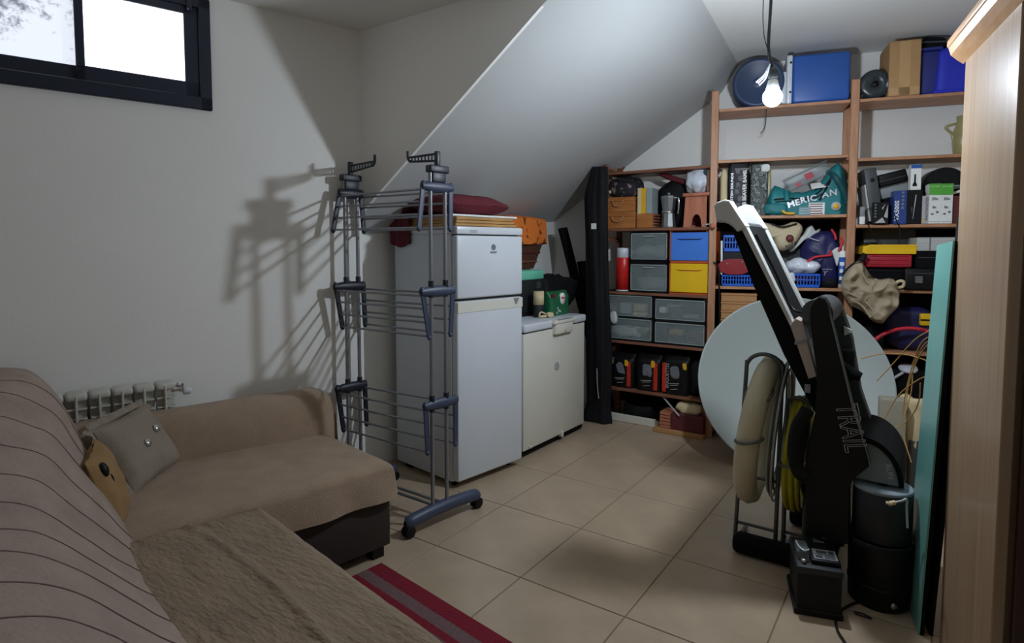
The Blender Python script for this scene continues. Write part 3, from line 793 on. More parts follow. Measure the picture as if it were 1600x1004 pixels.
# ---- top shelf
zt = ZM['top'] + E1
a, z = FR.px(1180, 128, .02); r = .172
t = thing('drum', 'dark blue round drum lying on its side on the top shelf', 'drum', FR.w(a, .15, zt))
X = Matrix.Translation((a + .02, .02, zt + r)) @ Matrix.Rotation(-PI / 2, 4, 'X')
b = MB(FR).lathe([(.05, .012), (r - .03, .012), (r - .02, 0), (r, .004), (r, .28), (r - .01, .29)], 36, X=X); build('body', b, 'drumblue', t)
b = MB(FR).lathe([(r - .034, .005), (r - .022, -.006), (r - .004, -.004), (r + .004, .012), (r + .004, .035), (r, .04)], 36, X=X); build('rim', b, 'drumblue', t)
b = MB(FR).lathe([(.002, .004), (.07, .006), (.075, .013)], 24, X=X); build('hub', b, 'drumblue', t)

a0, a1, _, z1 = FR.rect(1236, 87, 1328, 157, .01)
t = thing('cool_box', 'blue cool box with white lid lying on its side on the top shelf', 'cool box', FR.w((a0 + a1) / 2, .15, zt))
b = MB(FR).box(a0 + .012, a1, .01, .29, zt, z1, r=.022, seg=3); build('body', b, 'coolerblue', t)
b = MB(FR).box(a0 - .025, a0 + .012, .0, .295, zt, z1 + .004, r=.010); b.box(a0 - .055, a0 - .02, .03, .26, zt + .01, z1 - .10, r=.008); ld = build('lid', b, 'white', t)
b = MB(FR)
for zz in (zt + .08, z1 - .05): b.lathe([(.004, 0), (.008, .002), (.008, .01)], 10, X=Matrix.Translation((a0, -.004, zz)) @ Matrix.Rotation(-PI / 2, 4, 'X'))
build('hinge_pins', b, 'black', t)
a0, a1, _, z1 = FR.rect(1331, 90, 1350, 150, .16)

zt = ZR['top'] + E1
a, z = FR.px(1368, 131, .02); r = .098
t = thing('wrapped_roll', 'dark roll wrapped in shiny plastic on the top shelf', 'roll', FR.w(a, .14, zt))
X = Matrix.Translation((a, .02, zt + r)) @ Matrix.Rotation(-PI / 2, 4, 'X')
b = MB(FR).lathe([(.022, .02), (.022, .004), (.06, -.004), (r - .012, .0), (r, .014), (r, .22), (r - .02, .23)], 28, X=X); build('body', b, 'foil', t)
b = MB(FR).lathe([(.002, .010), (.021, .009), (.022, .02)], 16, X=X); build('core_hole', b, 'black', t)
b = MB(FR).blob((a + .075, .03, zt + r * .6 + .03), (.03, .03, .05), 3, .02, 12, n=12); build('loose_wrap', b, 'foil', t)
a0, a1, _, z1 = FR.rect(1391, 66, 1437, 150, .0)
t = thing('cardboard_box', 'tall brown cardboard box with tape on the top shelf', 'box', FR.w((a0 + a1) / 2, .15, zt))
X = FR.M; b = MB(FR).box(a0, a1, .0, .29, zt, z1, r=.004, seg=1); build('body', b, 'cardboard', t)
am = (a0 + a1) / 2
face(FR, t, am - .032, am + .032, 0, zt + .005, z1 - .002, 'tape', 'tape_strip'); face(FR, t, a0 + .002, a1 - .002, 0, zt + .004, zt + .055, 'tape', 'tape_strip')
b = MB(FR).box(a0 + .002, am - .001, .01, .28, z1 - .001, z1 + .006); b.box(am + .001, a1 - .002, .01, .28, z1 - .001, z1 + .006); build('flap', b, 'cardboard', t)
a0, a1, _, z1 = FR.rect(1441, 72, 1464, 149, .05)
t = thing('storage_bin', 'dull blue bin wedged behind the cardboard box on the top shelf', 'bin', FR.w((a0 + a1) / 2, .16, zt))
b = MB(FR).box(a0 - .01, a1 + .02, .05, .29, zt, z1 - .03, r=.02); build('body', b, 'deepblue2', t)
b = MB(FR).box(a0 - .015, a1 + .025, .045, .295, z1 - .032, z1 - .012, r=.006); build('rim', b, 'deepblue2', t)
q0, q1 = FR.px(1412, 62, .1)[0], FR.px(1478, 62, .1)[0]
t2 = thing('lid', 'dark flat lid lying on the dull blue bin', 'lid', FR.w((q0 + q1) / 2, .17, z1 - .011))
b = MB(FR).prism([(q0 + .06, z1 - .010), (q1 + .04, z1 - .010), (q1 - .02, z1 + .050), (q0 + .12, z1 + .065), (q0 + .1, z1 + .04), (q0 + .06, z1 + .038)], .07, .28, r=.003); build('body', b, 'blackmatte', t2)
b = MB(FR).tube([(q0 + .1, .068, z1 + .03), (q1 - .0, .068, z1 + .02)], .006, 6); build('rib', b, 'darkgrey', t2)
a0, a1, _, z1 = FR.rect(1463, 70, 1505, 147, .02)
t = thing('storage_bin', 'bright royal blue bin beside the wardrobe on the top shelf', 'bin', FR.w(a0 + .15, .16, zt))
b = MB(FR)
def binf(u, v):
    q = 2 * PI * u; k = 1 - .10 * v; z = zt + (z1 - zt) * v
    pw = lambda c, e: math.copysign(abs(c) ** e, c)
    kk = k * (1 if v < .92 else 1 - .5 * (v - .92) / .08)
    return (a0 + .17 + .17 * kk * pw(math.cos(q), .35), .155 + .135 * kk * pw(math.sin(q), .35), z)
b.grid(binf, 48, 14); b.box(a0 + .08, a0 + .26, .09, .22, z1 - .004, z1 + .002); build('body', b, 'deepblue', t)
b = MB(FR).box(a0 - .004, a0 + .35, .012, .3, zt, zt + .022, r=.009); build('rim', b, 'deepblue', t)

q = [FR.px(*p, .01) for p in ((1197, 184), (1196, 194), (1192, 204), (1188, 208))]
b = MB(FR).tube(cpts([(p[0], .012, p[1] if i else ZM['top'] - .0215) for i, p in enumerate(q)]), .003, 6)
tag(build('cord', b, 'socket'), 'short thin cord dangling under the top board of the middle bay', 'cord')
# ---- right bay, second shelf: jug half hidden by the wardrobe
zt = ZR['a'] + E1
a, z = FR.px(1504, 195, .12)
t = thing('jug', 'olive glass jug on the second shelf next to the wardrobe', 'jug', FR.w(a, .12, zt))
b = MB(FR).lathe([(.05, 0), (.062, .02), (.07, .09), (.066, .16), (.045, .22), (.05, .26), (.046, .262), (.04, .22), (.06, .15), (.05, .02)], 24, X=Matrix.Translation((a + .015, .12, zt))); build('body', b, 'glaze', t)
b = MB(FR).tube(cpts([(a - .03, .12, zt + .215), (a - .085, .11, zt + .20), (a - .095, .11, zt + .185), (a - .06, .12, zt + .15), (a - .05, .12, zt + .11)]), .009, 8); build('handle', b, 'glaze', t)

# ---- left bay, upper shelf
zt = ZL['a'] + E1
def wbox(label, x0, x1, y0, y1, z0, dep, d=.02, drop=0, fr=FL, group='wooden boxes on the left bay'):
    a0, a1, _, z1 = fr.rect(x0, y0, x1, y1, d)
    t = thing('wooden_box', label, 'box', fr.w((a0 + a1) / 2, d + dep / 2, z0), group)
    h = z1 - z0
    build('body', MB(fr).box(a0, a1, d, d + dep, z0, z0 + h * .70, r=.003, seg=1), 'boxwood', t)
    l = build('lid', MB(fr).box(a0, a1, d, d + dep, z0 + h * .71, z1, r=.003, seg=1), 'boxwood', t)
    am = (a0 + a1) / 2; w = (a1 - a0) * .16; zc = z0 + h * .66
    b = MB(fr).tube(cpts([(am - w, d - .004, zc + .012), (am - w * .8, d - .016, zc - .02), (am, d - .018, zc - .034), (am + w * .8, d - .016, zc - .02), (am + w, d - .004, zc + .012)]), .0048, 8)
    build('handle', b, 'pine', t); return t, a0, a1, z1
t, a0, a1, zb1 = wbox('lower wooden box with a curved handle on the left bay shelf', 939, 992, 332, 358, zt, .2)
c0, c1, _, cz = FL.rect(994, 334, 1022, 357, .02)
t = thing('wooden_crate', 'small finger jointed wooden crate beside the stacked wooden boxes', 'crate', FL.w((c0 + c1) / 2, .09, zt))
build('body', MB(FL).box(c0 + .002, c1 - .012, .02, .16, zt, cz, r=.003, seg=1), 'boxwood', t)
b = MB(FL)
for k in range(5): b.box(c1 - .014, c1 + .010, .021, .16, zt + .004 + k * (cz - zt) / 5, zt + .001 + (k + .72) * (cz - zt) / 5)
build('joint_fingers', b, 'pinered', t)
t, a0, a1, zb2 = wbox('upper wooden box with a curved handle on the left bay shelf', 941, 991, 309, 331, zb1 + E1, .19)
# spotted bag, ivory branch, books
a0, a1, _, z1 = FL.rect(948, 283, 996, 308, .05)
t = thing('spotted_bag', 'dark spotted cloth bag lying on the upper wooden box', 'bag', FL.w((a0 + a1) / 2, .12, zb2 + E1))
z0 = zb2 + E1; b = MB(FL).blob(((a0 + a1) / 2, .13, (z0 + z1) / 2 + .01), ((a1 - a0) / 2, .10, (z1 - z0) / 2 + .02), 4, .02, 9, flat=z0); build('body', b, 'spotted', t)
b = MB(FL).tube(cpts([(a0 + .02, .05, z1 + .03), (a0 + .10, .04, z1 + .012), (a1 - .04, .05, z1 - .02)]), .012, 8); build('strap', b, 'spotted', t)
p = [FL.px(*q, -.012) for q in ((950, 264), (942, 272), (941, 290), (945, 299), (955, 300))]
t = thing('driftwood', 'pale bent piece of driftwood hooked on the end of the top left board', 'driftwood', FL.w(p[2][0], -.01, p[3][1] - .02))
b = MB(FL).tube(cpts([(q[0], -.024, q[1]) for q in p]), [.013] * 33, 10); build('stem', b, 'ivory', t)
b = MB(FL).tube(cpts([(p[0][0], -.02, p[0][1] + .002), (p[0][0] + .01, .0, ZL['top'] + .03), (p[0][0] + .05, .05, ZL['top'] + .012)]), .010, 8); build('branch', b, 'pinered', t)
c = FL.px(970, 262, .04)[0]
t = thing('driftwood', 'small knobbly brown twig lying on the top left board', 'driftwood', FL.w(c, .06, ZL['top'] + E1))
b = MB(FL).tube(cpts([(c - .05, .08, ZL['top'] + .010), (c - .01, .06, ZL['top'] + .014), (c + .02, .05, ZL['top'] + .035), (c + .03, .045, ZL['top'] + .04)]), .009, 8); build('stem', b, 'pinered', t)
for k, (x0, x1, mt, lb) in enumerate(((996.5, 1002, 'ivory', 'cream backed booklet upright on the small wooden crate'), (1002.5, 1009, 'goldprint', 'yellow booklet upright on the small wooden crate'), (1010, 1019, 'clearedge', 'pale plastic sleeve upright on the small wooden crate'))):
    a0, a1, _, z1 = FL.rect(x0, 294, x1, 333, .03); z0 = cz + E1
    t = thing('booklet', lb, 'booklet', FL.w((a0 + a1) / 2, .09, z0), 'booklets on the left bay')
    build('pages', MB(FL).box(a0 + .002, a1 - .002, .034, .145, z0, z1 - .003), 'paper', t)
    b = MB(FL); b.box(a0, a0 + .002, .03, .15, z0, z1); b.box(a1 - .002, a1, .03, .15, z0, z1); b.box(a0, a1, .029, .034, z0, z1); build('cover', b, mt, t)
# moka pot
a0, a1, _, z1 = FL.rect(1027, 304, 1051, 355, .03); ac = (a0 + a1) / 2; hh = z1 - zt; rr = (a1 - a0) / 2
t = thing('moka_pot', 'silver faceted moka pot on the left bay shelf', 'coffee pot', FL.w(ac, .1, zt))
X = Matrix.Translation((ac, .11, zt))
b = MB(FL).lathe([(rr * .92, 0), (rr * .95, .01), (rr * .78, hh * .42), (rr * .78, hh * .45)], 10, X=X, sm=False); build('boiler', b, 'alu', t)
b = MB(FL).lathe([(rr * .82, hh * .45), (rr * .84, hh * .47), (rr * .82, hh * .52)], 24, X=X); build('collar', b, 'chrome', t)
b = MB(FL).lathe([(rr * .72, hh * .52), (rr * .98, hh * .93), (rr * .95, hh * .96)], 10, X=X, sm=False); build('jug', b, 'alu', t)
b = MB(FL).lathe([(rr * .96, hh * .955), (rr * .6, hh * .99), (.012, hh * 1.02), (.012, hh * 1.06), (.004, hh * 1.08)], 10, X=X, sm=False); build('lid', b, 'alu', t)
b = MB(FL).tube(cpts([(ac + rr * .9, .1, zt + hh * .9), (ac + rr * 1.35, .09, zt + hh * .88), (ac + rr * 1.4, .09, zt + hh * .6), (ac + rr * 1.3, .09, zt + hh * .42)]), .007, 8); build('handle', b, 'chrome', t)
# stool
s0, s1, _, sz1 = FL.rect(1070, 302, 1107, 355, .03)
t = thing('step_stool', 'small pale timber step stool with an arched cutout on the left bay shelf', 'stool', FL.w((s0 + s1) / 2, .13, zt))
def plank(y0, y1):
    w = s1 - s0; h = sz1 - zt - .026
    arch = [(s0 + w * (.5 + .20 * math.cos(q)), zt + h * (.12 + .30 * math.sin(q))) for q in [PI * i / 10 for i in range(11)]]
    pl = [(s0, zt), (s0 + w * .02 + w * .10, zt + h)]
    poly = [(s0 - .008, zt), (s0 + w * .28, zt)] + arch[::-1] + [(s1 - w * .28, zt), (s1 + .004, zt), (s1 - .004, zt + h), (s0 + .006, zt + h)]
    return MB(FL).prism(poly, y0, y1)
build('side_panel', plank(.03, .048), 'terracotta', t); build('side_panel', plank(.22, .238), 'terracotta', t)
build('seat', MB(FL).box(s0 - .012, s1 + .012, .012, .256, sz1 - .026, sz1, r=.006), 'terracotta', t)
b = MB(FL).box(s0 + .05, s1 - .05, .05, .22, sz1 - .07, sz1 - .05); build('stretcher', b, 'terracotta', t)
# white bag on the stool, maroon garment behind pot
p0, p1, _, pz1 = FL.rect(1070, 262, 1111, 308, .08)
t = thing('plastic_bag', 'crumpled white plastic bag stuffed on top of the step stool', 'bag', FL.w((p0 + p1) / 2, .15, sz1 + E1))
b = MB(FL).blob(((p0 + p1) / 2 - .004, .14, (sz1 + pz1) / 2), ((p1 - p0) / 2 - .002, .10, (pz1 - sz1) / 2 + .004), 11, .035, 9, e=(.8, .8), n=36, flat=sz1 + E1); build('body', b, 'plasticbag', t)
b = MB(FL).blob((p1 - .035, .062, (sz1 + pz1) / 2 + .05), (.02, .008, .02), 2, .004, 20, n=12); build('print', b, 'tealdark', t)
g0, g1, _, gz = FL.rect(1026, 280, 1074, 350, .14)
t = thing('garment', 'dark plum garment heaped behind the moka pot', 'garment', FL.w((g0 + g1) / 2, .2, zt))
b = MB(FL).blob(((g0 + g1) / 2, .225, (zt + gz) / 2), ((g1 - g0) / 2 + .03, .06, (gz - zt) / 2), 6, .03, 9, flat=zt); build('body', b, 'spotted' if False else 'blackcloth', t)
b = MB(FL).blob((g1 + .08, .235, zt + .12), (.14, .045, .12), 16, .02, 9, flat=zt); build('fold', b, 'maroon', t)
b = MB(FL).tube(cpts([(g0 + .02, .17, gz + .05), (g0 + .10, .16, gz + .01), (g1, .16, gz - .05), (g1 + .03, .15, gz - .10)]), .022, 8); build('sleeve', b, 'maroon', t)

# ---- left bay: flask and drawer towers standing on the third board
zt = ZL['b'] + E1
a, _ = FL.px(971, 420, .07)
f0, f1, _, fz1 = FL.rect(960, 387, 982, 453, .05)
rr = (f1 - f0) / 2 * .95; hh = fz1 - zt
t = thing('vacuum_flask', 'red vacuum flask with a white cup lid on the left bay', 'flask', FL.w((f0 + f1) / 2, .1, zt))
X = Matrix.Translation(((f0 + f1) / 2, .09, zt))
b = MB(FL).lathe([(rr, .012), (rr, hh * .76), (rr * .92, hh * .78)], 24, X=X); build('body', b, 'red', t)
b = MB(FL).lathe([(rr * .95, 0), (rr, .003), (rr, .012)], 24, X=X); build('base_ring', b, 'white', t)
b = MB(FL).lathe([(rr * .9, hh * .77), (rr * .94, hh * .775), (rr * .9, hh * .985), (rr * .84, hh), (.01, hh)], 24, X=X); cu = build('cup', b, 'white', t)
b = MB(FL).tube(cpts([((f0 + f1) / 2 + rr * .9, .08, zt + hh * .95), ((f0 + f1) / 2 + rr * 1.5, .07, zt + hh * .92), ((f0 + f1) / 2 + rr * 1.45, .07, zt + hh * .84), ((f0 + f1) / 2 + rr * .9, .08, zt + hh * .81)]), .005, 8); build('handle', b, 'white', cu)
def tower(name, label, x0, x1, ys, frame, fronts, z0, fr=FL, d=.02, dep=.27, handles='slot', fw=.012, top=None, contents=False):
    """A plastic drawer tower: frame, drawers with handles; ys = [(top,bottom)] px of each drawer front."""
    a0, _ = fr.px(x0, ys[0][0], d); a1, _ = fr.px(x1, ys[0][0], d)
    zz = [(fr.px(x0, y1, d)[1], fr.px(x0, y0, d)[1]) for y0, y1 in ys]
    sh = z0 + .014 - zz[-1][0]; k = 1
    zz = [(p + sh * (1 if i == len(zz) - 1 else .5 if False else 1), q + sh) for i, (p, q) in enumerate(zz)]
    z1 = zz[0][1] + (top or .014)
    t = thing(name, label, 'drawers', fr.w((a0 + a1) / 2, d + dep / 2, z0))
    b = MB(fr); b.box(a0 - fw, a0, d + .004, d + dep, z0, z1); b.box(a1, a1 + fw, d + .004, d + dep, z0, z1)
    b.box(a0 - fw, a1 + fw, d + .004, d + dep, z1 - .010, z1); b.box(a0 - fw, a1 + fw, d + .004, d + dep, z0, z0 + .010); b.box(a0 - fw, a1 + fw, d + dep - .006, d + dep, z0, z1)
    for (p, q), (p2, q2) in zip(zz[:-1], zz[1:]): b.box(a0 - fw, a1 + fw, d + .004, d + dep, q2 + .002, p - .002)
    build('frame', b, frame, t)
    for (p, q), m in zip(zz, fronts):
        clear = m == 'clear'
        b = MB(fr); b.box(a0 + .002, a1 - .002, d, d + .005, p + .002, q - .002, r=.002, seg=1)
        dw = build('drawer', b, m, t)
        if clear:
            b = MB(fr)
            for q_ in ((a0 + .002, a1 - .002, q - .010, q - .002), (a0 + .002, a1 - .002, p + .002, p + .007), (a0 + .002, a0 + .007, p + .002, q - .002), (a1 - .007, a1 - .002, p + .002, q - .002)): b.box(q_[0], q_[1], d - .004, d + .002, q_[2], q_[3])
            build('rim', b, 'clearedge', dw)
            am = (a0 + a1) / 2
            b = MB(fr); b.box(a0 + .008, a1 - .008, d + .006, d + .24, p + .004, p + .007); build('tray', b, 'clear', dw)
            if handles == 'slot':
                b = MB(fr).box(am - .05, am + .05, d - .010, d + .001, q - .032, q - .022, r=.003, seg=1); build('handle', b, 'clearedge', dw)
        else:
            am = (a0 + a1) / 2; h = q - p
            b = MB(fr)
            pl = [(am - .10, q - .045), (am - .07, q - .052), (am + .07, q - .052), (am + .10, q - .045), (am + .09, q - .041), (am - .09, q - .041)]
            b.prism(pl, d - .008, d + .001); build('handle', b, m, dw)
            b = MB(fr).prism([(am - .10, q - .052), (am - .07, q - .060), (am + .07, q - .060), (am + .10, q - .052)], d - .001, d + .0005); build('finger_slot', b, 'navy' if m == 'blue' else 'orangeframe', dw)
    return t, a0, a1, zz
t, a0, a1, zz = tower('drawer_tower', 'small frosted two drawer tower beside the red flask', 986, 1043, [(364, 405), (412, 453)], 'blackmatte', ['clear', 'clear'], zt, fw=.006)
for (p, q), sd in zip(zz, (3, 5)):
    b = MB(FL).blob(((a0 + a1) / 2, .13, p + .06), ((a1 - a0) / 2 - .02, .08, .055), sd, .03, 12, flat=p + .006); build('contents', b, 'grey', t)
tower('drawer_tower', 'orange framed drawer tower with one blue and one yellow drawer', 1048, 1108, [(362, 406), (410, 455)], 'orangeframe', ['blue', 'yellow'], zt, fw=.008, top=.020)

# two black framed drawer towers with clear fronts, below
zt = ZL['c'] + E1
def things_in(t, lst):
    for kind, a, z, w, h, m in lst:
        if kind == 'b': b = MB(FL).box(a - w / 2, a + w / 2, .03, .10, z, z + h, r=.003, seg=1)
        else: b = MB(FL).blob((a, .10, z + h / 2), (w / 2, .06, h / 2), a * 9, .02, 14, n=18)
        build('contents', b, m, t)
t, a0, a1, zz = tower('drawer_tower', 'black drawer tower with clear fronts holding pale cloths and cards', 942, 1019, [(464, 496), (499, 531)], 'black', ['clear', 'clear'], zt, handles='', fw=.010, top=.03)
p, q = zz[0]; things_in(t, [('b', a0 + .20, p + .02, .10, .09, 'silver'), ('b', a0 + .32, p + .045, .10, .06, 'ivory'), ('b', a0 + .32, p + .01, .11, .03, 'ivory'), ('s', a0 + .05, p + .01, .09, .08, 'grey')])
p, q = zz[1]; things_in(t, [('s', a0 + .20, p + .008, .30, .10, 'whitecloth'), ('s', a0 + .30, p + .05, .20, .05, 'stone')])
b = MB(FL).blob((a0 + .10, .012, zz[0][0] - .01), (.032, .016, .05), 4, .014, 20, n=16); build('poking_cloth', b, 'whitecloth', t)
t, a0, a1, zz = tower('drawer_tower', 'black drawer tower with clear fronts holding tools and small packets', 1024, 1102, [(466, 498), (502, 534)], 'black', ['clear', 'clear'], zt, handles='', fw=.010, top=.03)
p, q = zz[0]; things_in(t, [('b', a0 + .055, p + .05, .05, .045, 'paper'), ('b', a0 + .16, p + .01, .08, .09, 'darkgrey'), ('s', a0 + .13, p + .09, .11, .03, 'silver'), ('b', a0 + .28, p + .02, .12, .03, 'grey')])
p, q = zz[1]; things_in(t, [('s', a0 + .15, p + .05, .11, .07, 'kraft'), ('b', a0 + .16, p + .01, .10, .05, 'darkgrey'), ('b', a0 + .31, p + .02, .12, .08, 'darkprint'), ('b', a0 + .29, p + .018, .07, .042, 'paper')])

# charcoal bags
zt = ZL['d'] + E1
for k, (x0, x1, y0, lb) in enumerate(((950, 990, 550, 'black charcoal bag nearest the hanging garment cover'), (991, 1032, 551, 'black charcoal bag between its two neighbours'), (1034, 1076, 552, 'black charcoal bag with red edge and side lettering nearest the table'))):
    a0, a1, _, z1 = FL.rect(x0, y0, x1, 612, .03)
    t = thing('charcoal_bag', lb, 'charcoal bag', FL.w((a0 + a1) / 2, .1, zt), 'charcoal bags on the lowest shelf')
    am = (a0 + a1) / 2; hw = (a1 - a0) / 2 - .002
    def bagf(u, v, am=am, hw=hw, z1=z1, k=k):
        q = 2 * PI * u; pw = lambda c, e: math.copysign(abs(c) ** e, c)
        w = hw * (1 - .05 * (1 - math.sin(PI * v))); dd = .07 * (1 - .85 * max(0, (v - .82) / .18))
        return (am + w * pw(math.cos(q), .45), .105 + dd * pw(math.sin(q), .45) + .004 * noise.noise(Vector((u * 9, v * 9, k))), zt + (z1 - zt) * v)
    b = MB(FL).grid(bagf, 40, 16); b.box(am - hw * .8, am + hw * .8, .05, .16, zt, zt + .002); build('body', b, 'black', t)
    df = .031; H_ = z1 - zt
    e = am + hw * .62 if k < 2 else am - hw * .82
    face(FL, t, e - .016, e + .016, df, zt + .015, zt + H_ * .78, 'orangeprint', 'edge_stripe')
    b = MB(FL); b.blob((am - .005, df - .001, zt + H_ * .58), (hw * .34, .002, H_ * .16), k + 2, .012, 18, n=14); b.blob((am + .02, df - .001, zt + H_ * .50), (hw * .16, .002, H_ * .10), k + 5, .012, 18, n=12); build('print', b, 'greyprint', t)
    b = MB(FL).blob((am + hw * (.42 if k < 2 else .7), df - .002, zt + H_ * .74), (.018, .002, .028), k, .006, 18, n=12); build('emblem', b, 'goldprint', t)
    text_mesh(t, 'lettering', 'BBQ', .03, FL.w(am - .02, df - .001, zt + H_ * .28), FL.u + Vector((0, 0, .15)), (-.15, 0, 1), 'silver', sx=1.1) if False else None
    b = MB(FL)
    for zz_, w_ in ((.26, .5), (.22, .38), (.12, .3)):
        b.prism([(am - hw * w_, zt + H_ * zz_), (am + hw * w_ * .6, zt + H_ * (zz_ + .03)), (am + hw * w_ * .6, zt + H_ * (zz_ + .045)), (am - hw * w_, zt + H_ * (zz_ + .012))], df - .0015, df + .001)
    build('print_lines', b, 'silver', t)
    if k == 2: rtext(FL, t, 'BRIQUETTES', .034, am - hw * .56, df - .001, zt + H_ * .46, 'silver', up=True, sx=1.05)
    if k == 0: rtext(FL, t, 'BBQ', .028, am - hw * .62, df - .001, zt + H_ * .78, 'silver', up=True)
g0, g1, _, gz = FL.rect(1078, 545, 1100, 612, .06)
b = MB(FL).blob(((g0 + g1) / 2 + .02, .13, zt + .14), (.09, .08, .14), 21, .02, 8, flat=zt)
tag(build('bin_bag', b, 'blackcloth'), 'black stuffed bag at the end of the charcoal bags', 'bag')

# floor level of the left bay
p0, p1 = FL.px(949, 655, -.02), FL.px(1019, 668, -.02)
t = thing('plank', 'pale plank lying on the floor in front of the left bay', 'plank', FL.w(-.68, .01, 0))
b = MB(FL).box(-.87, -.46, .02, .045, .001, .062, r=.003, seg=1); build('board', b, 'offwhite', t)
c0, c1, _, cz = FL.rect(1031, 649, 1088, 681, -.06)
t = thing('wood_tray', 'reddish slatted wood box on a flat carton under the left bay', 'box', FL.w((c0 + c1) / 2, .02, .03))
build('base_carton', MB(FL).box(c0 - .05, c1 + .06, -.085, .2, .001, .035, r=.003, seg=1), 'kraft', t)
for k in range(5):
    z0 = .037 + k * .026
    build('slat', MB(FL).box(c0, c0 + .085, -.062, .1, z0, z0 + .021, r=.002, seg=1), 'terracotta', t)
build('side', MB(FL).box(c0 + .09, c1 + .05, -.055, .1, .037, .165, r=.003, seg=1), 'darkprint', t)
b = MB(FL).blob((c0 + .20, .04, .20), (.10, .06, .045), 4, .02, 12); build('crumpled_paper', b, 'ivory', t)
b = MB(FL).tube([(c0 - .02, .04, .262), (c0 + .16, -.075, .155)], .007, 8)
tag(build('metal_rod', b, 'silver'), 'thin shiny metal rod leaning on the slatted wood box', 'rod')
b = MB(FL).blob((-.64, .16, .08), (.15, .09, .08), 9, .04, 9, flat=.002)
tag(build('cloth_heap', b, 'blackcloth'), 'dark heap of cloth on the floor behind the pale plank', 'cloth')

# black garment cover standing between the freezer and the shelves
g0, g1 = FL.px(916, 480, -.06)[0], FL.px(950, 480, -.06)[0]
gz = FL.px(930, 262, -.06)[1]
t = thing('garment_cover', 'long black garment cover hanging at the left end of the shelves', 'garment cover', FL.w((g0 + g1) / 2, -.06, 0))
def cov(u, v):
    q = 2 * PI * u; w = (g1 - g0) / 2 * (1 + .05 * math.sin(v * 7) ); am = (g0 + g1) / 2 + .012 * math.sin(v * 5) + .02 * (1 - v)
    w *= .62 + .38 * min(1, (1 - v) / .10) if v > .9 else 1
    fl = max(0, .06 - v) / .06; w += .03 * fl
    fold = 1 + .10 * math.sin(q * 5 + v * 6) + .05 * math.sin(q * 11)
    lean = .03 * max(0, (v - .88) / .12)
    return (am + lean + w * math.cos(q) * fold, -.075 + .05 * math.sin(q) * fold - .02 * fl, .002 + (gz - .002) * v + .01 * math.sin(q * 3) * fl)
b = MB(FL).grid(cov, 56, 60); build('body', b, 'blackcloth', t)
l0 = FL.px(927, 353, -.14)
b = MB(FL).box(l0[0] - .018, l0[0] + .022, -.142, -.130, l0[1] - .025, l0[1] + .022); build('label_tag', b, 'paper', t)
b = MB(FL).tube(cpts([FL.px(933, 575, -.13)[:1] + (-.135,) + (FL.px(933, 575, -.13)[1],), FL.px(934, 600, -.13)[:1] + (-.138,) + (FL.px(934, 600, -.13)[1],), FL.px(936, 622, -.13)[:1] + (-.136,) + (FL.px(936, 622, -.13)[1],)]), .004, 6); build('zip', b, 'silver', t)

# ================================================================== MIDDLE BAY
zt = ZM['b'] + E1
# cream thing at the left end, black lettered bag, mottled bag
a0, a1, _, z1 = FR.rect(1127, 262, 1137, 334, .03)
b = MB(FR).blob(((a0 + a1) / 2 - .004, .09, (zt + z1) / 2), (.032, .05, (z1 - zt) / 2), 5, .008, 9, e=(.7, .8), n=18)
tag(build('bolster', b, 'ivory'), 'slim cream upholstered roll standing at the left end of the middle bay', 'roll')
def sbag(name, label, x0, x1, y0, mat, d=.02, dep=.2, seed=0, z0=None, fr=FR):
    a0, a1, _, z1 = fr.rect(x0, y0, x1, y0 + 10, d); z0 = z0 or zt
    t = thing(name, label, 'bag', fr.w((a0 + a1) / 2, d + dep / 2, z0)); am = (a0 + a1) / 2; hw = (a1 - a0) / 2
    def f(u, v):
        q = 2 * PI * u; pw = lambda c, e: math.copysign(abs(c) ** e, c)
        k = 1 - .10 * max(0, (v - .85) / .15); n_ = noise.noise(Vector((math.cos(q) * 2, v * 6, seed + math.sin(q))))
        return (am + hw * k * pw(math.cos(q), .3) * (1 + .02 * n_), d + dep / 2 + dep / 2 * k * pw(math.sin(q), .3) + .006 * n_, z0 + (z1 - z0) * v)
    b = MB(fr).grid(f, 48, 20); b.box(am - hw * .85, am + hw * .85, d + .03, d + dep - .03, z1 - .03, z1 - .004); b.box(am - hw * .9, am + hw * .9, d + .02, d + dep - .02, z0, z0 + .002)
    build('body', b, mat, t); return t, a0, a1, z0, z1
t, a0, a1, z0, z1 = sbag('lettered_bag', 'tall black bag with white vertical lettering in the middle bay', 1137, 1172, 256, 'black', seed=3)
w = a1 - a0; h = z1 - z0
rtext(FR, t, 'CLUB BEAVER BAMIL', .036, a0 + w * .78, .018, z0 + h * .46, 'paper', up=True, sx=.98, thick=.001)
rtext(FR, t, 'BRITISH SOUNDS', .024, a0 + w * .22, .018, z0 + h * .52, 'silver', up=True, sx=1.25)
b = MB(FR)
for k in range(6): b.blob((a0 + w * .5 + .012 * math.sin(k * 2), .019, z0 + h * (.2 + .13 * k)), (.018, .002, .022), k, .006, 20, n=12)
build('print', b, 'darkgrey', t); build('top_band', MB(FR).box(a0 + .05, a1 - .01, .016, .02, z1 - .05, z1 - .035), 'darkgrey', t)
t, a0, a1, z0, z1 = sbag('mottled_bag', 'tall mottled grey printed bag next to the lettered black bag', 1173, 1201, 257, 'camo', seed=8)
b = MB(FR).box(a1 - .004, a1 + .020, .06, .2, z0, z1 - .02, r=.008); build('side_gusset', b, 'glaze', t)
b = MB(FR).blob((a0 + .10, .02, z1 - .03), (.03, .012, .03), 3, .008, 20, n=14); build('top_tuck', b, 'whitecloth', t)

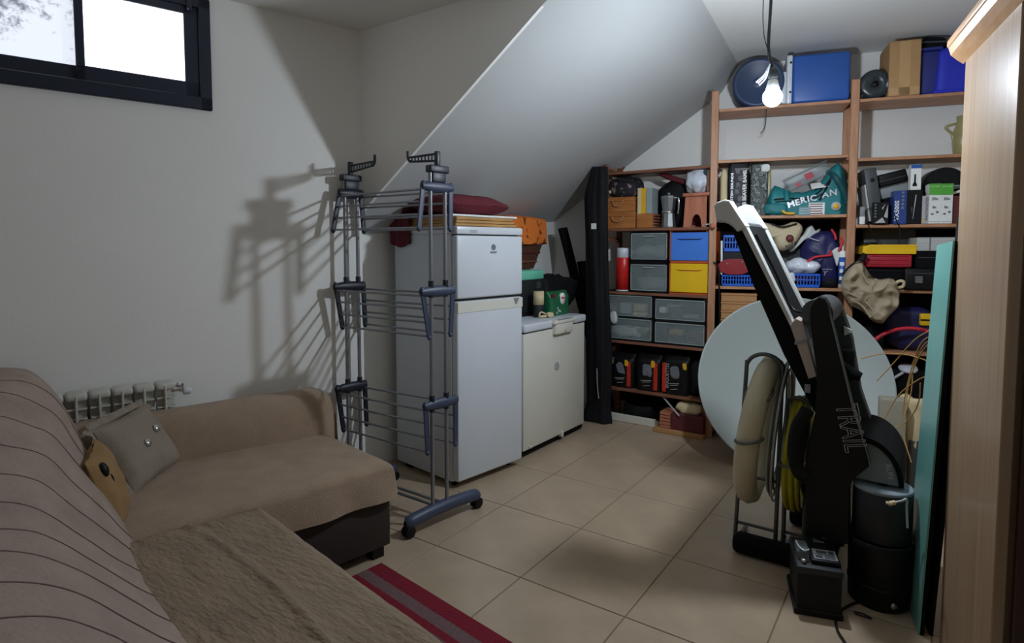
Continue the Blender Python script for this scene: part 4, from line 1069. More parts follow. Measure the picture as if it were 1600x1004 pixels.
# teal bag
a0, a1, _, z1 = FR.rect(1197, 262, 1326, 336, .0); aw = a1 - a0
t = thing('sports_bag', 'teal sports bag with arched lettering in the middle bay', 'bag', FR.w((a0 + a1) / 2, .12, zt))
prof_t = [(0, .10), (.05, .17), (.12, .22), (.22, .20), (.35, .165), (.5, .17), (.62, .19), (.72, .26), (.80, .33), (.88, .37), (.95, .33), (1, .22)]
def tz(x):
    for (p, q), (p2, q2) in zip(prof_t[:-1], prof_t[1:]):
        if x <= p2: return lerp(q, q2, (x - p) / (p2 - p))
    return prof_t[-1][1]
def tealf(u, v):
    # u around the cross section (front bottom -> top -> back bottom), v along the bag
    a = a0 + aw * v; hgt = tz(v); q = PI * u
    pw = lambda c, e: math.copysign(abs(c) ** e, c)
    n_ = noise.noise(Vector((v * 9, u * 4, 1))) * .012 + abs(noise.noise(Vector((v * 16 + u * 5, u * 7, 4)))) * -.014
    return (a, .135 - (.125 * (1 if v < .9 else 1 - .6 * (v - .9) / .1) * (1 if v > .08 else .4 + 7.5 * v)) * pw(math.cos(q), .55) + n_ * (1 if .1 < u < .9 else 0), zt + hgt * max(0, math.sin(q)) ** .55 + n_ * math.sin(q))
b = MB(FR).grid(tealf, 36, 80); build('body', b, 'teal', t)
def tp(v, zz, off=-.006):
    """Point on the front face of the teal bag at fraction v, height zz."""
    h = tz(v); s_ = min(1, max(0, zz / h)) ** (1 / .55); q = math.asin(s_); p = tealf(q / PI, v); return (p[0], p[1] + off, p[2])
b = MB(FR)
b.tube(cpts([tp(.02, .10), tp(.14, .115), tp(.3, .12), tp(.45, .115), tp(.58, .135), tp(.70, .19), tp(.80, .27)]), .005, 6)
b.tube(cpts([tp(.06, .085), tp(.2, .10), tp(.4, .098), tp(.60, .12), tp(.72, .16)]), .004, 6)
build('zip', b, 'black', t)
b = MB(FR).tube(cpts([tp(.26, .168, -.01), tp(.265, .13, -.014), tp(.27, .10, -.012)]), .018, 8); build('tab', b, 'mintlid' if False else 'teal', t)
b = MB(FR).tube(cpts([tp(.78, .33, -.01), tp(.83, .26, -.02), tp(.92, .17, -.02), tp(.985, .08, -.02)]), [.02] * 25, 8); build('strap', b, 'tealdark', t)
b = MB(FR).tube(cpts([tp(.66, .10, -.008), tp(.70, .15, -.02), tp(.74, .20, -.02), tp(.78, .24, -.01)]), .006, 6); build('shoulder_cord', b, 'blackcloth', t)
for chh, x, y, tl in (('M', 1236, 319, .3), ('E', 1246, 316.5, .25), ('R', 1255, 313, .2), ('I', 1263, 311, .2), ('C', 1271, 309.5, .15), ('A', 1289, 304, .2), ('N', 1302, 301, .1)):
    a_, z_ = FR.px(x, y, .005); pt = tp((a_ - a0) / aw, z_ - zt, -.009)
    text_mesh(t, 'lettering', chh, .058, FR.M @ Vector(pt), FR.u + Vector((0, 0, tl)), Vector((-tl, 0, 1)), 'silver', sx=1.1, thick=.0015)
def tpx(x, y, off=-.010):
    a_, z_ = FR.px(x, y, .005); return tp((a_ - a0) / aw, max(.008, z_ - zt), off)
pe = tpx(1306, 322)
X = Matrix.Translation(pe) @ Matrix.Rotation(PI / 2, 4, 'X')
b = MB(FR).lathe([(.031, -.012), (.031, .004), (.002, .004)], 24, X=X); em = build('emblem', b, 'silver', t)
b = MB(FR).lathe([(.017, .003), (.017, .006), (.002, .006)], 20, X=X); build('emblem_centre', b, 'goldprint', em)
for (x, y, ww, hh_, m, nm) in ((1276, 326, .085, .085, 'paper', 'flag_print'), (1258, 330, .065, .06, 'silver', 'face_print')):
    p = tpx(x, y, -.012)
    b = MB(FR).box(p[0] - ww * .6, p[0] + ww * .6, p[1] + .0, p[1] + .010, p[2] - hh_ * .5, p[2] + hh_ * .5, r=.003, seg=1); q = build(nm, b, m, t)
    b = MB(FR)
    for k in range(5): b.box(p[0] - ww * .55, p[0] + ww * .45 - .004 * (k % 2), p[1] - .002, p[1] + .002, p[2] - hh_ * .42 + k * hh_ * .19, p[2] - hh_ * .42 + k * hh_ * .19 + .006)
    build('stripe_print', b, 'darkprint' if nm == 'flag_print' else 'teal', q)
b = MB(FR).blob((FR.px(1212, 329, 0)[0], .03, zt + .045), (.085, .045, .045), 5, .014, 10, flat=zt, n=28); build('end_pocket', b, 'teal', t)
b = MB(FR).tube(cpts([(FR.px(x, y, -.012)[0], -.014, max(zt + .009, FR.px(x, y, -.012)[1])) for x, y in ((1222, 329), (1228, 333), (1235, 336), (1241, 338))]), .009, 8); build('cord_end', b, 'goldprint', t)
# clear box and paper in the bag mouth
c0 = FR.px(1231, 290, .1); c1 = FR.px(1292, 262, .1)
t = thing('clear_box', 'clear plastic box tilted in the mouth of the teal bag', 'box', FR.w((c0[0] + c1[0]) / 2, .14, zt + .17))
ang = math.atan2(c1[1] - c0[1], c1[0] - c0[0])
X = Matrix.Translation(((c0[0] + c1[0]) / 2 - .0, .15, (c0[1] + c1[1]) / 2 + .008)) @ Matrix.Rotation(-ang, 4, 'Y')
ll = math.hypot(c1[0] - c0[0], c1[1] - c0[1]) / 2 + .01
b = MB(FR).box(-ll, ll, -.07, .07, -.052, .040, r=.014, seg=2, X=X); build('body', b, 'clear', t)
b = MB(FR).box(-ll - .004, ll + .004, -.075, .075, .036, .048, r=.005, X=X); build('lid', b, 'clear', t)
b = MB(FR).box(-.02, .035, -.0715, -.069, -.03, .015, X=X); b.box(-ll + .05, -ll + .09, -.0715, -.069, -.045, -.02, X=X); build('sticker', b, 'case_red', t)
pq = FR.px(1280, 291, .05)
X = Matrix.Translation((pq[0], .03, pq[1] + .004)) @ Matrix.Rotation(.5, 4, 'X') @ Matrix.Rotation(-.1, 4, 'Y')
b = MB(FR).box(-.055, .055, -.04, .05, -.001, .001, X=X); tag(build('note', b, 'paper'), 'white slip of paper sticking out of the teal bag', 'paper')

# ---- middle bay, fourth board: blue baskets, bags, sealant tube
zt = ZM['c'] + E1
def basket(label, a0, a1, d0, d1, z0, z1, fr=FR):
    t = thing('basket', label, 'basket', fr.w((a0 + a1) / 2, (d0 + d1) / 2, z0), 'blue plastic baskets')
    h = z1 - z0
    b = MB(fr).box(a0 + .006, a1 - .006, d0 + .006, d1 - .006, z0, z0 + h * .22, r=.004, seg=1); build('base', b, 'basketblue', t)
    b = MB(fr)
    for q in ((a0, a1, d0, d0 + .010), (a0, a1, d1 - .010, d1), (a0, a0 + .010, d0, d1), (a1 - .010, a1, d0, d1)): b.box(*q, z1 - h * .16, z1, r=.003, seg=1)
    build('rim', b, 'basketblue', t)
    n = max(3, int((a1 - a0) / .020)); b = MB(fr)
    for k in range(n + 1):
        x = a0 + .008 + (a1 - a0 - .016) * k / n
        b.box(x - .0035, x + .0035, d0 + .003, d0 + .007, z0 + h * .2, z1 - h * .1); b.box(x - .0035, x + .0035, d1 - .007, d1 - .003, z0 + h * .2, z1 - h * .1)
    m_ = max(3, int((d1 - d0) / .020))
    for k in range(m_ + 1):
        y = d0 + .008 + (d1 - d0 - .016) * k / m_
        b.box(a0 + .003, a0 + .007, y - .0035, y + .0035, z0 + h * .2, z1 - h * .1); b.box(a1 - .007, a1 - .003, y - .0035, y + .0035, z0 + h * .2, z1 - h * .1)
    b.box(a0 + .003, a1 - .003, d0 + .0025, d0 + .0075, z0 + h * .53, z0 + h * .60); b.box(a1 - .0075, a1 - .0025, d0, d1, z0 + h * .53, z0 + h * .60)
    build('ribs', b, 'basketblue', t); return t
a0, a1, _, z1 = FR.rect(1127, 429, 1182, 450, .0)
bk1 = basket('blue slotted basket under the red oval bat', a0, a1 + .06, .0, .24, zt, z1)
o0, o1, ozb, oz1 = FR.rect(1122, 404, 1174, 431, -.02)
t = thing('bat', 'red oval wooden bat resting upright on the blue basket left of the treadmill deck', 'bat', FR.w((o0 + o1) / 2, -.02, z1 + E1))
am, zm, ra, rz = (o0 + o1) / 2, (oz1 + z1 + E1) / 2, (o1 - o0) / 2, (oz1 - z1 - E1) / 2
b = MB(FR).prism([(am + ra * math.copysign(abs(math.cos(q)) ** .8, math.cos(q)), zm + rz * math.sin(q)) for q in [2 * PI * i / 40 for i in range(40)]], -.012, .004, r=.003); build('blade', b, 'batred', t)
b = MB(FR)
for da, dz in ((-.45, .35), (.7, -.1), (.45, .55)): b.blob((am + ra * da, -.0135, zm + rz * dz), (.010, .003, .010), amp=0, e=(1, 1), n=12)
build('stud', b, 'pinered', t)
b0, b1, _, bz1 = FR.rect(1130, 367, 1160, 393, .06)
t3 = thing('crate', 'dark crate set on the blue slotted basket', 'crate', FR.w((b0 + b1) / 2, .16, z1 + E1))
zc_ = FR.px(1140, 393, .06)[1]
b = MB(FR).box(b0 + .0, b1 + .09, .05, .23, z1 + E1, zc_ - E1, r=.004, seg=1); build('body', b, 'black', t3)
b = MB(FR).box(b0, b1 + .09, .047, .052, z1 + .03, z1 + .05); build('band', b, 'darkgrey', t3)
basket('blue slotted basket on the dark crate left of the treadmill deck', b0, b1 + .08, .06, .22, zc_, bz1)
p0 = FR.px(1128, 376, .02); p1 = FR.px(1127, 428, .02)
b = MB(FR).tube([(p0[0] - .002, .02, p0[1]), (p1[0] + .002, .012, z1 + .002)], .008, 8)
tag(build('stick', b, 'paper'), 'white stick leaning at the left end of the blue baskets', 'stick')

a0, a1, _, z1 = FR.rect(1226, 427, 1282, 450, .0)
bk3 = basket('blue slotted basket filled under a white plastic bag right of the treadmill deck', a0, a1, .0, .2, zt, z1)
b = MB(FR).blob(((a0 + a1) / 2, .1, zt + .05), ((a1 - a0) / 2 - .02, .07, .04), 3, .02, 14, flat=zt + .03, n=20); build('contents', b, 'darkprint', bk3)
q0, q1, _, qz = FR.rect(1226, 405, 1287, 428, -.01)
t = thing('plastic_bag', 'white plastic bag lying over the top of the right blue basket', 'bag', FR.w((q0 + q1) / 2, .1, z1 + E1))
b = MB(FR).blob(((q0 + q1) / 2, .10, (z1 + qz) / 2 + .004), ((q1 - q0) / 2, .125, (qz - z1) / 2 + .006), 12, .022, 11, e=(.7, .9), n=40, flat=z1 + E1 - .012); build('body', b, 'plasticbag', t)
b = MB(FR).blob((q0 + .05, -.03, z1 - .02), (.022, .012, .032), 2, .010, 20, n=16); build('corner', b, 'plasticbag', t)
# dark grey bag behind basket, khaki bag on it
a0, a1, _, z1 = FR.rect(1208, 384, 1262, 440, .08)
t = thing('grey_bag', 'dark grey soft bag behind the treadmill deck in the middle bay', 'bag', FR.w((a0 + a1) / 2, .2, zt))
b = MB(FR).blob(((a0 + a1) / 2, .252, (zt + z1) / 2), ((a1 - a0) / 2 + .05, .05, (z1 - zt) / 2), 7, .03, 9, flat=zt); build('body', b, 'darkgrey', t)
k0, k1, _, kz = FR.rect(1190, 345, 1256, 392, .02)
t = thing('canvas_bag', 'beige canvas bag with a dark crest slumped in the middle bay', 'bag', FR.w((k0 + k1) / 2, .12, z1 - .02))
zc = FR.px(1230, 390, .02)[1]
kp = [FR.px(*p, .05) for p in ((1186, 345), (1205, 349), (1222, 352), (1240, 346), (1252, 350), (1255, 360), (1248, 374), (1238, 386), (1224, 392), (1213, 388), (1206, 372), (1194, 372))]
def puff(mb, pts, d, dep, seed, amp=.012, rings=7, mi=0):
    """A soft padded shape from an outline in a shelf plane: real thickness, domed on both faces."""
    P = cpts([(p[0], 0, p[1]) for p in pts + pts[:1]], 6)[:-1]; n = len(P); c = sum(P, Vector()) / n
    vs = []; fs = []
    def ringp(i, k, sg):
        t = k / rings; sc = math.cos(t * PI / 2) ** .55 if t < 1 else 0
        q = c + (P[i] - c) * (sc if k else 1)
        hgt = dep * math.sin(t * PI / 2) ** .8
        nn = noise.noise(q * 9 + Vector((seed, 0, 0))) * amp - abs(noise.noise(q * 14 + Vector((seed, 7, 0)))) * amp * 1.4
        return Vector((q.x, d + sg * (hgt + (nn if k else 0)), q.z))
    for sg in (-1, 1):
        base = len(vs)
        for k in range(rings): vs += [ringp(i, k, sg) for i in range(n)]
        vs.append(ringp(0, rings, sg)); ci = len(vs) - 1
        for k in range(rings - 1):
            for i in range(n): fs.append((base + k * n + i, base + k * n + (i + 1) % n, base + (k + 1) * n + (i + 1) % n, base + (k + 1) * n + i))
        for i in range(n): fs.append((base + (rings - 1) * n + i, base + (rings - 1) * n + (i + 1) % n, ci))
    return mb.add(vs, fs, mi, True)
b = puff(MB(FR), kp, .10, .085, 3); build('body', b, 'khakibag', t)
c_ = FR.px(1233, 372, .0); X = Matrix.Translation((c_[0] + .005, .008, c_[1])) @ Matrix.Rotation(PI / 2 - .1, 4, 'X')
b = MB(FR).lathe([(.020, -.012), (.026, .0), (.026, .003), (.002, .004)], 18, X=X); build('crest', b, 'darkprint', t)
rtext(FR, t, 'BSPT', .034, c_[0] + .010, .004, c_[1] - .050, 'black', sx=1.0) if False else text_mesh(t, 'lettering', 'BSPT', .036, FR.w(c_[0] + .014, .004, c_[1] - .052), FR.u + Vector((0, 0, .45)), Vector((-.4, 0, 1)), 'black', thick=.001)
b = MB(FR).tube(cpts([(kp[1][0], .03, kp[1][1] - .002), (kp[2][0], .008, kp[2][1] - .012), (kp[3][0] + .02, .02, kp[3][1] - .016)]), .006, 6); build('drawstring', b, 'black', t)
wp = [FR.px(*p, .1) for p in ((1262, 356), (1270, 352), (1276, 360), (1283, 357), (1280, 366), (1268, 372), (1254, 378), (1240, 392), (1234, 390), (1248, 372), (1256, 366))]
t = thing('cloth', 'white rumpled cloth between the beige canvas bag and the navy bag', 'cloth', FR.w(wp[0][0], .13, wp[7][1]))
build('body', puff(MB(FR), wp, .15, .05, 8), 'whitecloth', t)
# navy bag with red piping
np_ = [FR.px(*p, .04) for p in ((1263, 372), (1278, 363), (1296, 360), (1306, 366), (1313, 378), (1316, 392), (1310, 410), (1312, 430), (1311, 448), (1284, 449), (1282, 425), (1268, 415), (1256, 408), (1252, 392))]
t = thing('navy_bag', 'navy sports bag with red piping in the middle bay', 'bag', FR.w(np_[2][0], .13, zt))
b = puff(MB(FR), np_, .13, .105, 5, .02); build('body', b, 'navy', t)
b = MB(FR).box(FR.px(1285, 430, .04)[0], FR.px(1310, 430, .04)[0], .04, .22, zt, zt + .09, r=.03, seg=3); build('bottom', b, 'blackcloth', t)
for pts in (((1258, 411), (1272, 402), (1284, 400), (1298, 398), (1297, 391)), ((1299, 358), (1304, 366), (1306, 374)), ((1314, 370), (1316, 378), (1312, 388), (1310, 392))):
    b = MB(FR).tube(cpts([(FR.px(*p, .015)[0], .012, FR.px(*p, .015)[1]) for p in pts]), .008, 8); build('piping', b, 'redpipe', t)
b = MB(FR).tube(cpts([(FR.px(*p, .015)[0], .012, FR.px(*p, .015)[1]) for p in ((1264, 371), (1272, 374), (1279, 376))]), .004, 6); build('reflective_trim', b, 'silver', t)
lp = FR.px(1290, 427, .0)
text_mesh(t, 'lettering', 'Y', .05, FR.w(lp[0], .028, lp[1]), FR.u + Vector((0, 0, .1)), Vector((.2, 0, 1)), 'silver') ; 
b = MB(FR).box(lp[0] - .02, lp[0] + .045, .024, .03, lp[1] + .028, lp[1] + .031); build('trim_line', b, 'silver', t)
b = puff(MB(FR), [FR.px(*p, .02) for p in ((1299, 392), (1310, 386), (1314, 394), (1312, 404), (1308, 416), (1304, 404))], .035, .02, 2, .008); build('pale_lining', b, 'clearedge' if False else 'mintlid', t) if False else build('pale_lining', b, 'whitecloth', t)
# sealant tube
a0, a1, _, z1 = FR.rect(1312, 393, 1322, 448, -.0)
t = thing('sealant_tube', 'white and blue sealant cartridge standing beside the pine post', 'tube', FR.w((a0 + a1) / 2, .03, zt))
X = Matrix.Translation(((a0 + a1) / 2, .032, zt)); rr = (a1 - a0) / 2
b = MB(FR).lathe([(rr, 0), (rr, z1 - zt), (rr * .7, z1 - zt + .006)], 20, X=X); build('cartridge', b, 'paper', t)
b = MB(FR).lathe([(rr * 1.02, .03), (rr * 1.02, (z1 - zt) * .85)], 20, X=X); build('label', b, 'coolerblue', t)
b = MB(FR).lathe([(rr * .35, z1 - zt), (rr * .32, z1 - zt + .02), (rr * .12, FR.px(1317, 372, 0)[1] - zt)], 14, X=X); build('nozzle', b, 'paper', t)
for k in range(3): face(FR, t, a0 + .004, a0 + .020 + .006 * k, .032 - rr - .0005, zt + .06 + .05 * k, zt + .085 + .05 * k, 'paper', 'label_mark')
pz = FR.px(1324, 376, .15)
# brown cartons below
zt = ZM['d'] + E1
a0, a1, _, z1 = FR.rect(1127, 458, 1181, 530, .02)
yb = 458; n = 6; hgt = (FR.px(1150, 458, .02)[1] - zt) / n
for k in range(n):
    z0 = zt + k * hgt
    t = thing('flat_carton', f"brown flat carton in the middle bay, {['lowest', 'second from the bottom', 'third from the bottom', 'third from the top', 'second from the top', 'topmost'][k]} of its stack", 'carton', FR.w((a0 + a1) / 2, .14, z0), 'flat cartons in the middle bay')
    build('body', MB(FR).box(a0, a1, .02 + .004 * (k % 2), .27, z0 + .0005, z0 + hgt * .72, r=.003, seg=1), 'kraft', t)
    build('lid', MB(FR).box(a0 - .002, a1 + .002, .017 + .004 * (k % 2), .272, z0 + hgt * .72, z0 + hgt - .001, r=.003, seg=1), 'kraft', t)
c0 = FR.px(1183, 480, .06)[0]; cz = FR.px(1183, 480, .06)[1]
for k in range(2):
    z0 = zt + k * (cz - zt) / 2
    t = thing('carton', ['lower brown carton behind the treadmill deck beside the flat cartons', 'upper brown carton behind the treadmill deck beside the flat cartons'][k], 'carton', FR.w(c0 + .08, .16, z0))
    build('body', MB(FR).box(c0 + .004, c0 + .16, .06, .26, z0 + .0005, z0 + (cz - zt) / 2 - .03, r=.003, seg=1), 'kraft', t); build('lid', MB(FR).box(c0 + .002, c0 + .162, .058, .262, z0 + (cz - zt) / 2 - .03, z0 + (cz - zt) / 2 - .001, r=.003, seg=1), 'kraft', t)
# knob and black plug on the first post
pk = FR.px(1114, 353, -.02)
t = thing('door_knob', 'small bronze knob hooked on the front of the first pine post', 'knob', FR.w(pk[0], -.02, pk[1]))
b = MB(FR).lathe([(.007, 0), (.007, .02), (.018, .028), (.020, .04), (.012, .048), (.002, .05)], 18, X=Matrix.Translation((-.022, 0, pk[1])) @ Matrix.Rotation(PI / 2, 4, 'X')); build('knob', b, 'terracotta', t)
b = MB(FR).tube(cpts([(-.022, -.01, pk[1] + .012), (-.06, -.02, pk[1] + .014), (-.085, -.02, pk[1] + .008)]), .005, 6); build('hook', b, 'alu', t)
q = [FR.px(*p, -.03) for p in ((1123, 420), (1124, 470), (1124, 520), (1123, 548))]
t = thing('power_cable', 'black power cable with a plug hanging down the first pine post', 'cable', FR.w(q[3][0], -.03, q[3][1] - .1))
b = MB(FR).tube(cpts([(-.01, -.006, q[0][1] + .05)] + [(p[0], -.035, p[1]) for p in q]), .0055, 8); build('cable', b, 'black', t)
pz = q[3]; b = MB(FR).lathe([(.007, .0), (.012, -.012), (.017, -.03), (.020, -.042), (.019, -.075), (.010, -.080)], 14, X=Matrix.Translation((pz[0], -.035, pz[1]))); b.box(pz[0] - .026, pz[0] + .026, -.045, -.025, pz[1] - .07, pz[1] - .045, r=.005); build('plug', b, 'black', t)
b = MB(FR)
for s_ in (-.009, .009): b.tube([(pz[0] + s_, -.035, pz[1] - .078), (pz[0] + s_, -.035, pz[1] - .098)], .0028, 6)
build('pins', b, 'alu', t)

# ================================================================== RIGHT BAY
zt = ZR['b'] + E1
p = [FR.px(*q, .03) for q in ((1349, 264), (1364, 262), (1374, 314), (1363, 346))]
t = thing('computer_case', 'slim dark grey computer case leaning at the left of the right bay', 'computer', FR.w(p[3][0], .15, zt))
hgt = p[0][1] - zt; tilt = math.atan2(p[3][0] - p[0][0] - .0, hgt)
X = Matrix.Translation((p[3][0] - .005, 0, zt + .003)) @ Matrix.Rotation(-tilt * .9, 4, 'Y')
b = MB(FR).box(0, .075, .03, .28, .075 * math.sin(tilt * .9), hgt * 1.0, r=.005, X=X); build('body', b, 'darkgrey', t)
b = MB(FR).box(-.010, .0, .03, .28, .02, hgt * .72, r=.002, seg=1, X=X); build('side_panel', b, 'lightgrey', t)
b = MB(FR).lathe([(.002, 0), (.013, 0), (.013, .004), (.002, .004)], 20, X=X @ Matrix.Translation((.042, .030, hgt * .78)) @ Matrix.Rotation(PI / 2, 4, 'X')); build('power_button', b, 'black', t)
# white adapter
a0, a1, _, z1 = FR.rect(1344, 323, 1352, 350, -.0)
t = thing('power_adapter', 'small white and grey power adapter at the foot of the computer case', 'adapter', FR.w((a0 + a1) / 2, .02, zt))
b = MB(FR).box(a0, a1, .003, .028, zt, zt + .055, r=.006); build('body', b, 'paper', t)
b = MB(FR).box(a0 + .002, a1 - .002, .005, .026, zt + .055, z1, r=.004); build('top', b, 'grey', t)
b = MB(FR).tube(cpts([(a1, .0, zt + .10), (a1 + .05, -.006, zt + .115), (a1 + .12, -.006, zt + .10), (a1 + .14, -.006, zt + .06)]), .003, 6); build('lead', b, 'black', t)
# router lying tilted
t_p = FR.px(1394, 288, .08)
t = thing('router', 'two tone grey router propped at an angle behind the dark boxes', 'router', FR.w(t_p[0], .15, zt + .18))
X = Matrix.Translation((t_p[0], .12, t_p[1])) @ Matrix.Rotation(-.24, 4, 'Y')
b = MB(FR).box(-.105, .105, -.03, .1, -.002, .085, r=.010, X=X); build('body', b, 'black', t)
b = MB(FR).box(-.10, .098, -.04, .1, -.085, -.004, r=.012, X=X); build('base', b, 'grey', t)
b = MB(FR).box(-.09, .09, -.043, -.03, -.012, -.006, X=X); b.box(-.08, .09, -.034, -.028, .035, .04, X=X); build('seam', b, 'darkgrey', t)
b = MB(FR).box(t_p[0] - .09, t_p[0] + .09, .10, .24, zt, t_p[1] - .10, r=.004, seg=1)
tag(build('black_carton', b, 'blackmatte'), 'plain black carton under the tilted router', 'carton')
# glossy black pack
a0, a1, _, z1 = FR.rect(1365, 316, 1388, 350, -.02)
t = thing('glossy_pack', 'glossy black pack with silver print at the front of the right bay', 'pack', FR.w((a0 + a1) / 2, .0, zt))
b = MB(FR).box(a0 - .002, a1, -.02, .02, zt, z1, r=.003, seg=1); build('body', b, 'black', t)
b = MB(FR).prism([(a0 + .01, zt + .008), (a0 + .055, zt + .045), (a1 - .018, zt + .01)], -.0225, -.019); b.prism([(a1 - .028, zt + .05), (a1 - .006, z1 - .02), (a1 - .006, zt + .04)], -.0225, -.019); b.prism([(a0 + .055, z1 - .05), (a1 - .02, z1 - .012), (a0 + .05, z1 - .04)], -.0225, -.019); build('print', b, 'silver', t)
b = MB(FR)
for k in range(5): b.box(a0 + .008, a0 + .018, -.0222, -.019, zt + .045 + .02 * k, zt + .056 + .02 * k)
build('side_marks', b, 'greyprint', t)
# blue box
def pack(name, label, x0, x1, y0, mat, d=.0, dep=.16, z0=None, group=None):
    a0, a1, _, z1 = FR.rect(x0, y0, x1, 349, d); z0 = z0 or zt
    t = thing(name, label, 'box', FR.w((a0 + a1) / 2, d + dep / 2, z0), group)
    build('body', MB(FR).box(a0, a1, d, d + dep, z0, z1, r=.002, seg=1), mat, t); return t, a0, a1, z0, z1
t, a0, a1, z0, z1 = pack('product_box', 'navy blue box with white vertical lettering in the right bay', 1397.5, 1416, 298, 'labelnavy', -.01)
w, h = a1 - a0, z1 - z0
rtext(FR, t, 'VX500S', .036, a0 + w * .25, -.011, z0 + h * .40, 'paper', up=True, sx=1.15, thick=.001)
b = MB(FR)
for k in range(5): b.lathe([(.006, 0), (.009, 0), (.009, .0012), (.006, .0012)], 14, X=Matrix.Translation((a0 + w * .68, -.0105, z0 + h * (.48 + .115 * k))) @ Matrix.Rotation(PI / 2, 4, 'X'))
build('icons', b, 'greyprint', t)
t, a0, a1, z0, z1 = pack('product_box', 'black box with a thin silver line drawing in the right bay', 1416.5, 1440, 297, 'black', .0)
dkz = z1
w, h = a1 - a0, z1 - z0
b = MB(FR).tube(cpts([(a0 + w * .45, -.001, z0 + h * .15), (a0 + w * .52, -.001, z0 + h * .5), (a0 + w * .60, -.001, z0 + h * .86)]), [.0012 + .0015 * (i / 16) for i in range(17)], 6); build('line_print', b, 'silver', t)
rtext(FR, t, 'arctic', .016, a0 + w * .36, -.001, z0 + h * .42, 'greyprint', up=True)
a0, a1, _, z1 = FR.rect(1424, 257, 1439, 296, .01)
t = thing('torch_box', 'small white box printed with a dark torch on top of the black box', 'box', FR.w((a0 + a1) / 2, .04, dkz + E1))
build('body', MB(FR).box(a0, a1, .01, .07, dkz + E1, z1, r=.002, seg=1), 'paper', t); w, h = a1 - a0, z1 - dkz
face(FR, t, a0, a1, .01, z1 - h * .15, z1 - .001, 'coolerblue', 'blue_band')
b = MB(FR).prism([(a0 + w * .18, dkz + h * .15), (a0 + w * .62, dkz + h * .15), (a0 + w * .58, dkz + h * .24), (a0 + w * .48, dkz + h * .32), (a0 + w * .47, dkz + h * .62), (a0 + w * .33, dkz + h * .62), (a0 + w * .31, dkz + h * .32), (a0 + w * .20, dkz + h * .24)], .0085, .011); build('torch_print', b, 'black', t)
t, a0, a1, z0, z1 = pack('product_box', 'narrow silver box with dark vertical lettering between the black box and the green boxes', 1441, 1451, 306, 'silver', .0, .14)
w, h = a1 - a0, z1 - z0
rtext(FR, t, 'PHOTOMASTER', .022, a0 + w * .68, -.001, z0 + h * .54, 'darkgrey', up=True)
face(FR, t, a0 + w * .1, a0 + w * .3, .0, z0 + .015, z0 + .035, 'goldprint')
for x0, x1, lb in ((1452.5, 1468.5, 'green and white lamp box on the left of the pair in the right bay'), (1471, 1487.5, 'green and white lamp box on the right of the pair, nearer the wardrobe')):
    t, a0, a1, z0, z1 = pack('lamp_box', lb, x0, x1, 287, 'paper', .0, .09, group='green and white lamp boxes')
    w, h = a1 - a0, z1 - z0
    face(FR, t, a0, a1, .0, z0 + h * .72, z1, 'labelgreen', 'green_band')
    build('top', MB(FR).box(a0, a1, -.0005, .0905, z1 - .003, z1 + .0005), 'labelgreen', t)
    face(FR, t, a0 + .004, a1 - .004, .0, z0 + h * .05, z0 + h * .06, 'greyprint', 'rule')
    rtext(FR, t, 'ECO LAMP', .011, (a0 + a1) / 2, -.0012, z1 - h * .07, 'paper')
    rtext(FR, t, '20x', .024, (a0 + a1) / 2, -.001, z0 + h * .62, 'greyprint', thick=.001); rtext(FR, t, '8x', .022, (a0 + a1) / 2 - .002, -.001, z0 + h * .41, 'greyprint', thick=.001)
    rtext(FR, t, '48', .015, (a0 + a1) / 2 - .012, -.001, z0 + h * .24, 'darkgrey', thick=.0006)
    b = MB(FR).lathe([(.005, 0), (.008, 0), (.008, .001), (.005, .001)], 14, X=Matrix.Translation(((a0 + a1) / 2 + .016, -.0005, z0 + h * .29)) @ Matrix.Rotation(PI / 2, 4, 'X')); build('icon', b, 'greyprint', t)
# black round speaker-like device behind
a0, a1, _, z1 = FR.rect(1452, 262, 1504, 300, .12)
t = thing('audio_device', 'black rounded device with a grey band behind the green lamp boxes', 'device', FR.w((a0 + a1) / 2, .2, zt))
am = (a0 + a1) / 2; hw = (a1 - a0) / 2 + .03
b = MB(FR).box(am - hw + .03, am + hw, .13, .28, zt, zt + .20, r=.01); build('stand', b, 'blackmatte', t)
b = MB(FR).prism([(am + hw * math.cos(q) , zt + .26 + (z1 - zt - .26) * math.sin(q)) for q in [PI * i / 16 for i in range(17)]] + [(am - hw, zt + .20), (am + hw, zt + .20)], .12, .28, r=.006); build('body', b, 'black', t)
b = MB(FR).box(am - hw + .01, am + hw - .01, .112, .125, zt + .235, zt + .262, r=.004); build('band', b, 'grey', t)
q = FR.px(1489, 302, .0); q2 = FR.px(1503, 296, .0)
b = MB(FR).tube([(q[0] + .004, .05, q[1]), (q2[0] + .06, .05, q2[1] + .012)], [.008, .011], 10)
tt = build('white_tube', b, 'paper'); tag(tt, 'short white tube leaning by the wardrobe edge in the right bay', 'tube')
b = MB(FR).box(q[0] - .01, q2[0] + .1, .02, .2, zt, q[1] - .014, r=.004, seg=1); o = tag(build('dark_carton', b, 'darkprint'), 'dark red carton under the short white tube', 'carton')
# cables over the shelf edge
for k, (pts, lb) in enumerate(((((1352, 330), (1354, 345), (1362, 362), (1372, 378)), 'thin black lead falling over the right bay shelf under the adapter'), (((1398, 332), (1401, 346), (1406, 358), (1405, 381)), 'thin black lead falling over the right bay shelf under the navy box'))):
    b = MB(FR).tube(cpts([(FR.px(*p, -.022)[0], -.022 if i > 0 else -.012, FR.px(*p, -.022)[1]) for i, p in enumerate(pts)]), .0032, 6); tag(build('lead', b, 'black'), lb, 'cable')

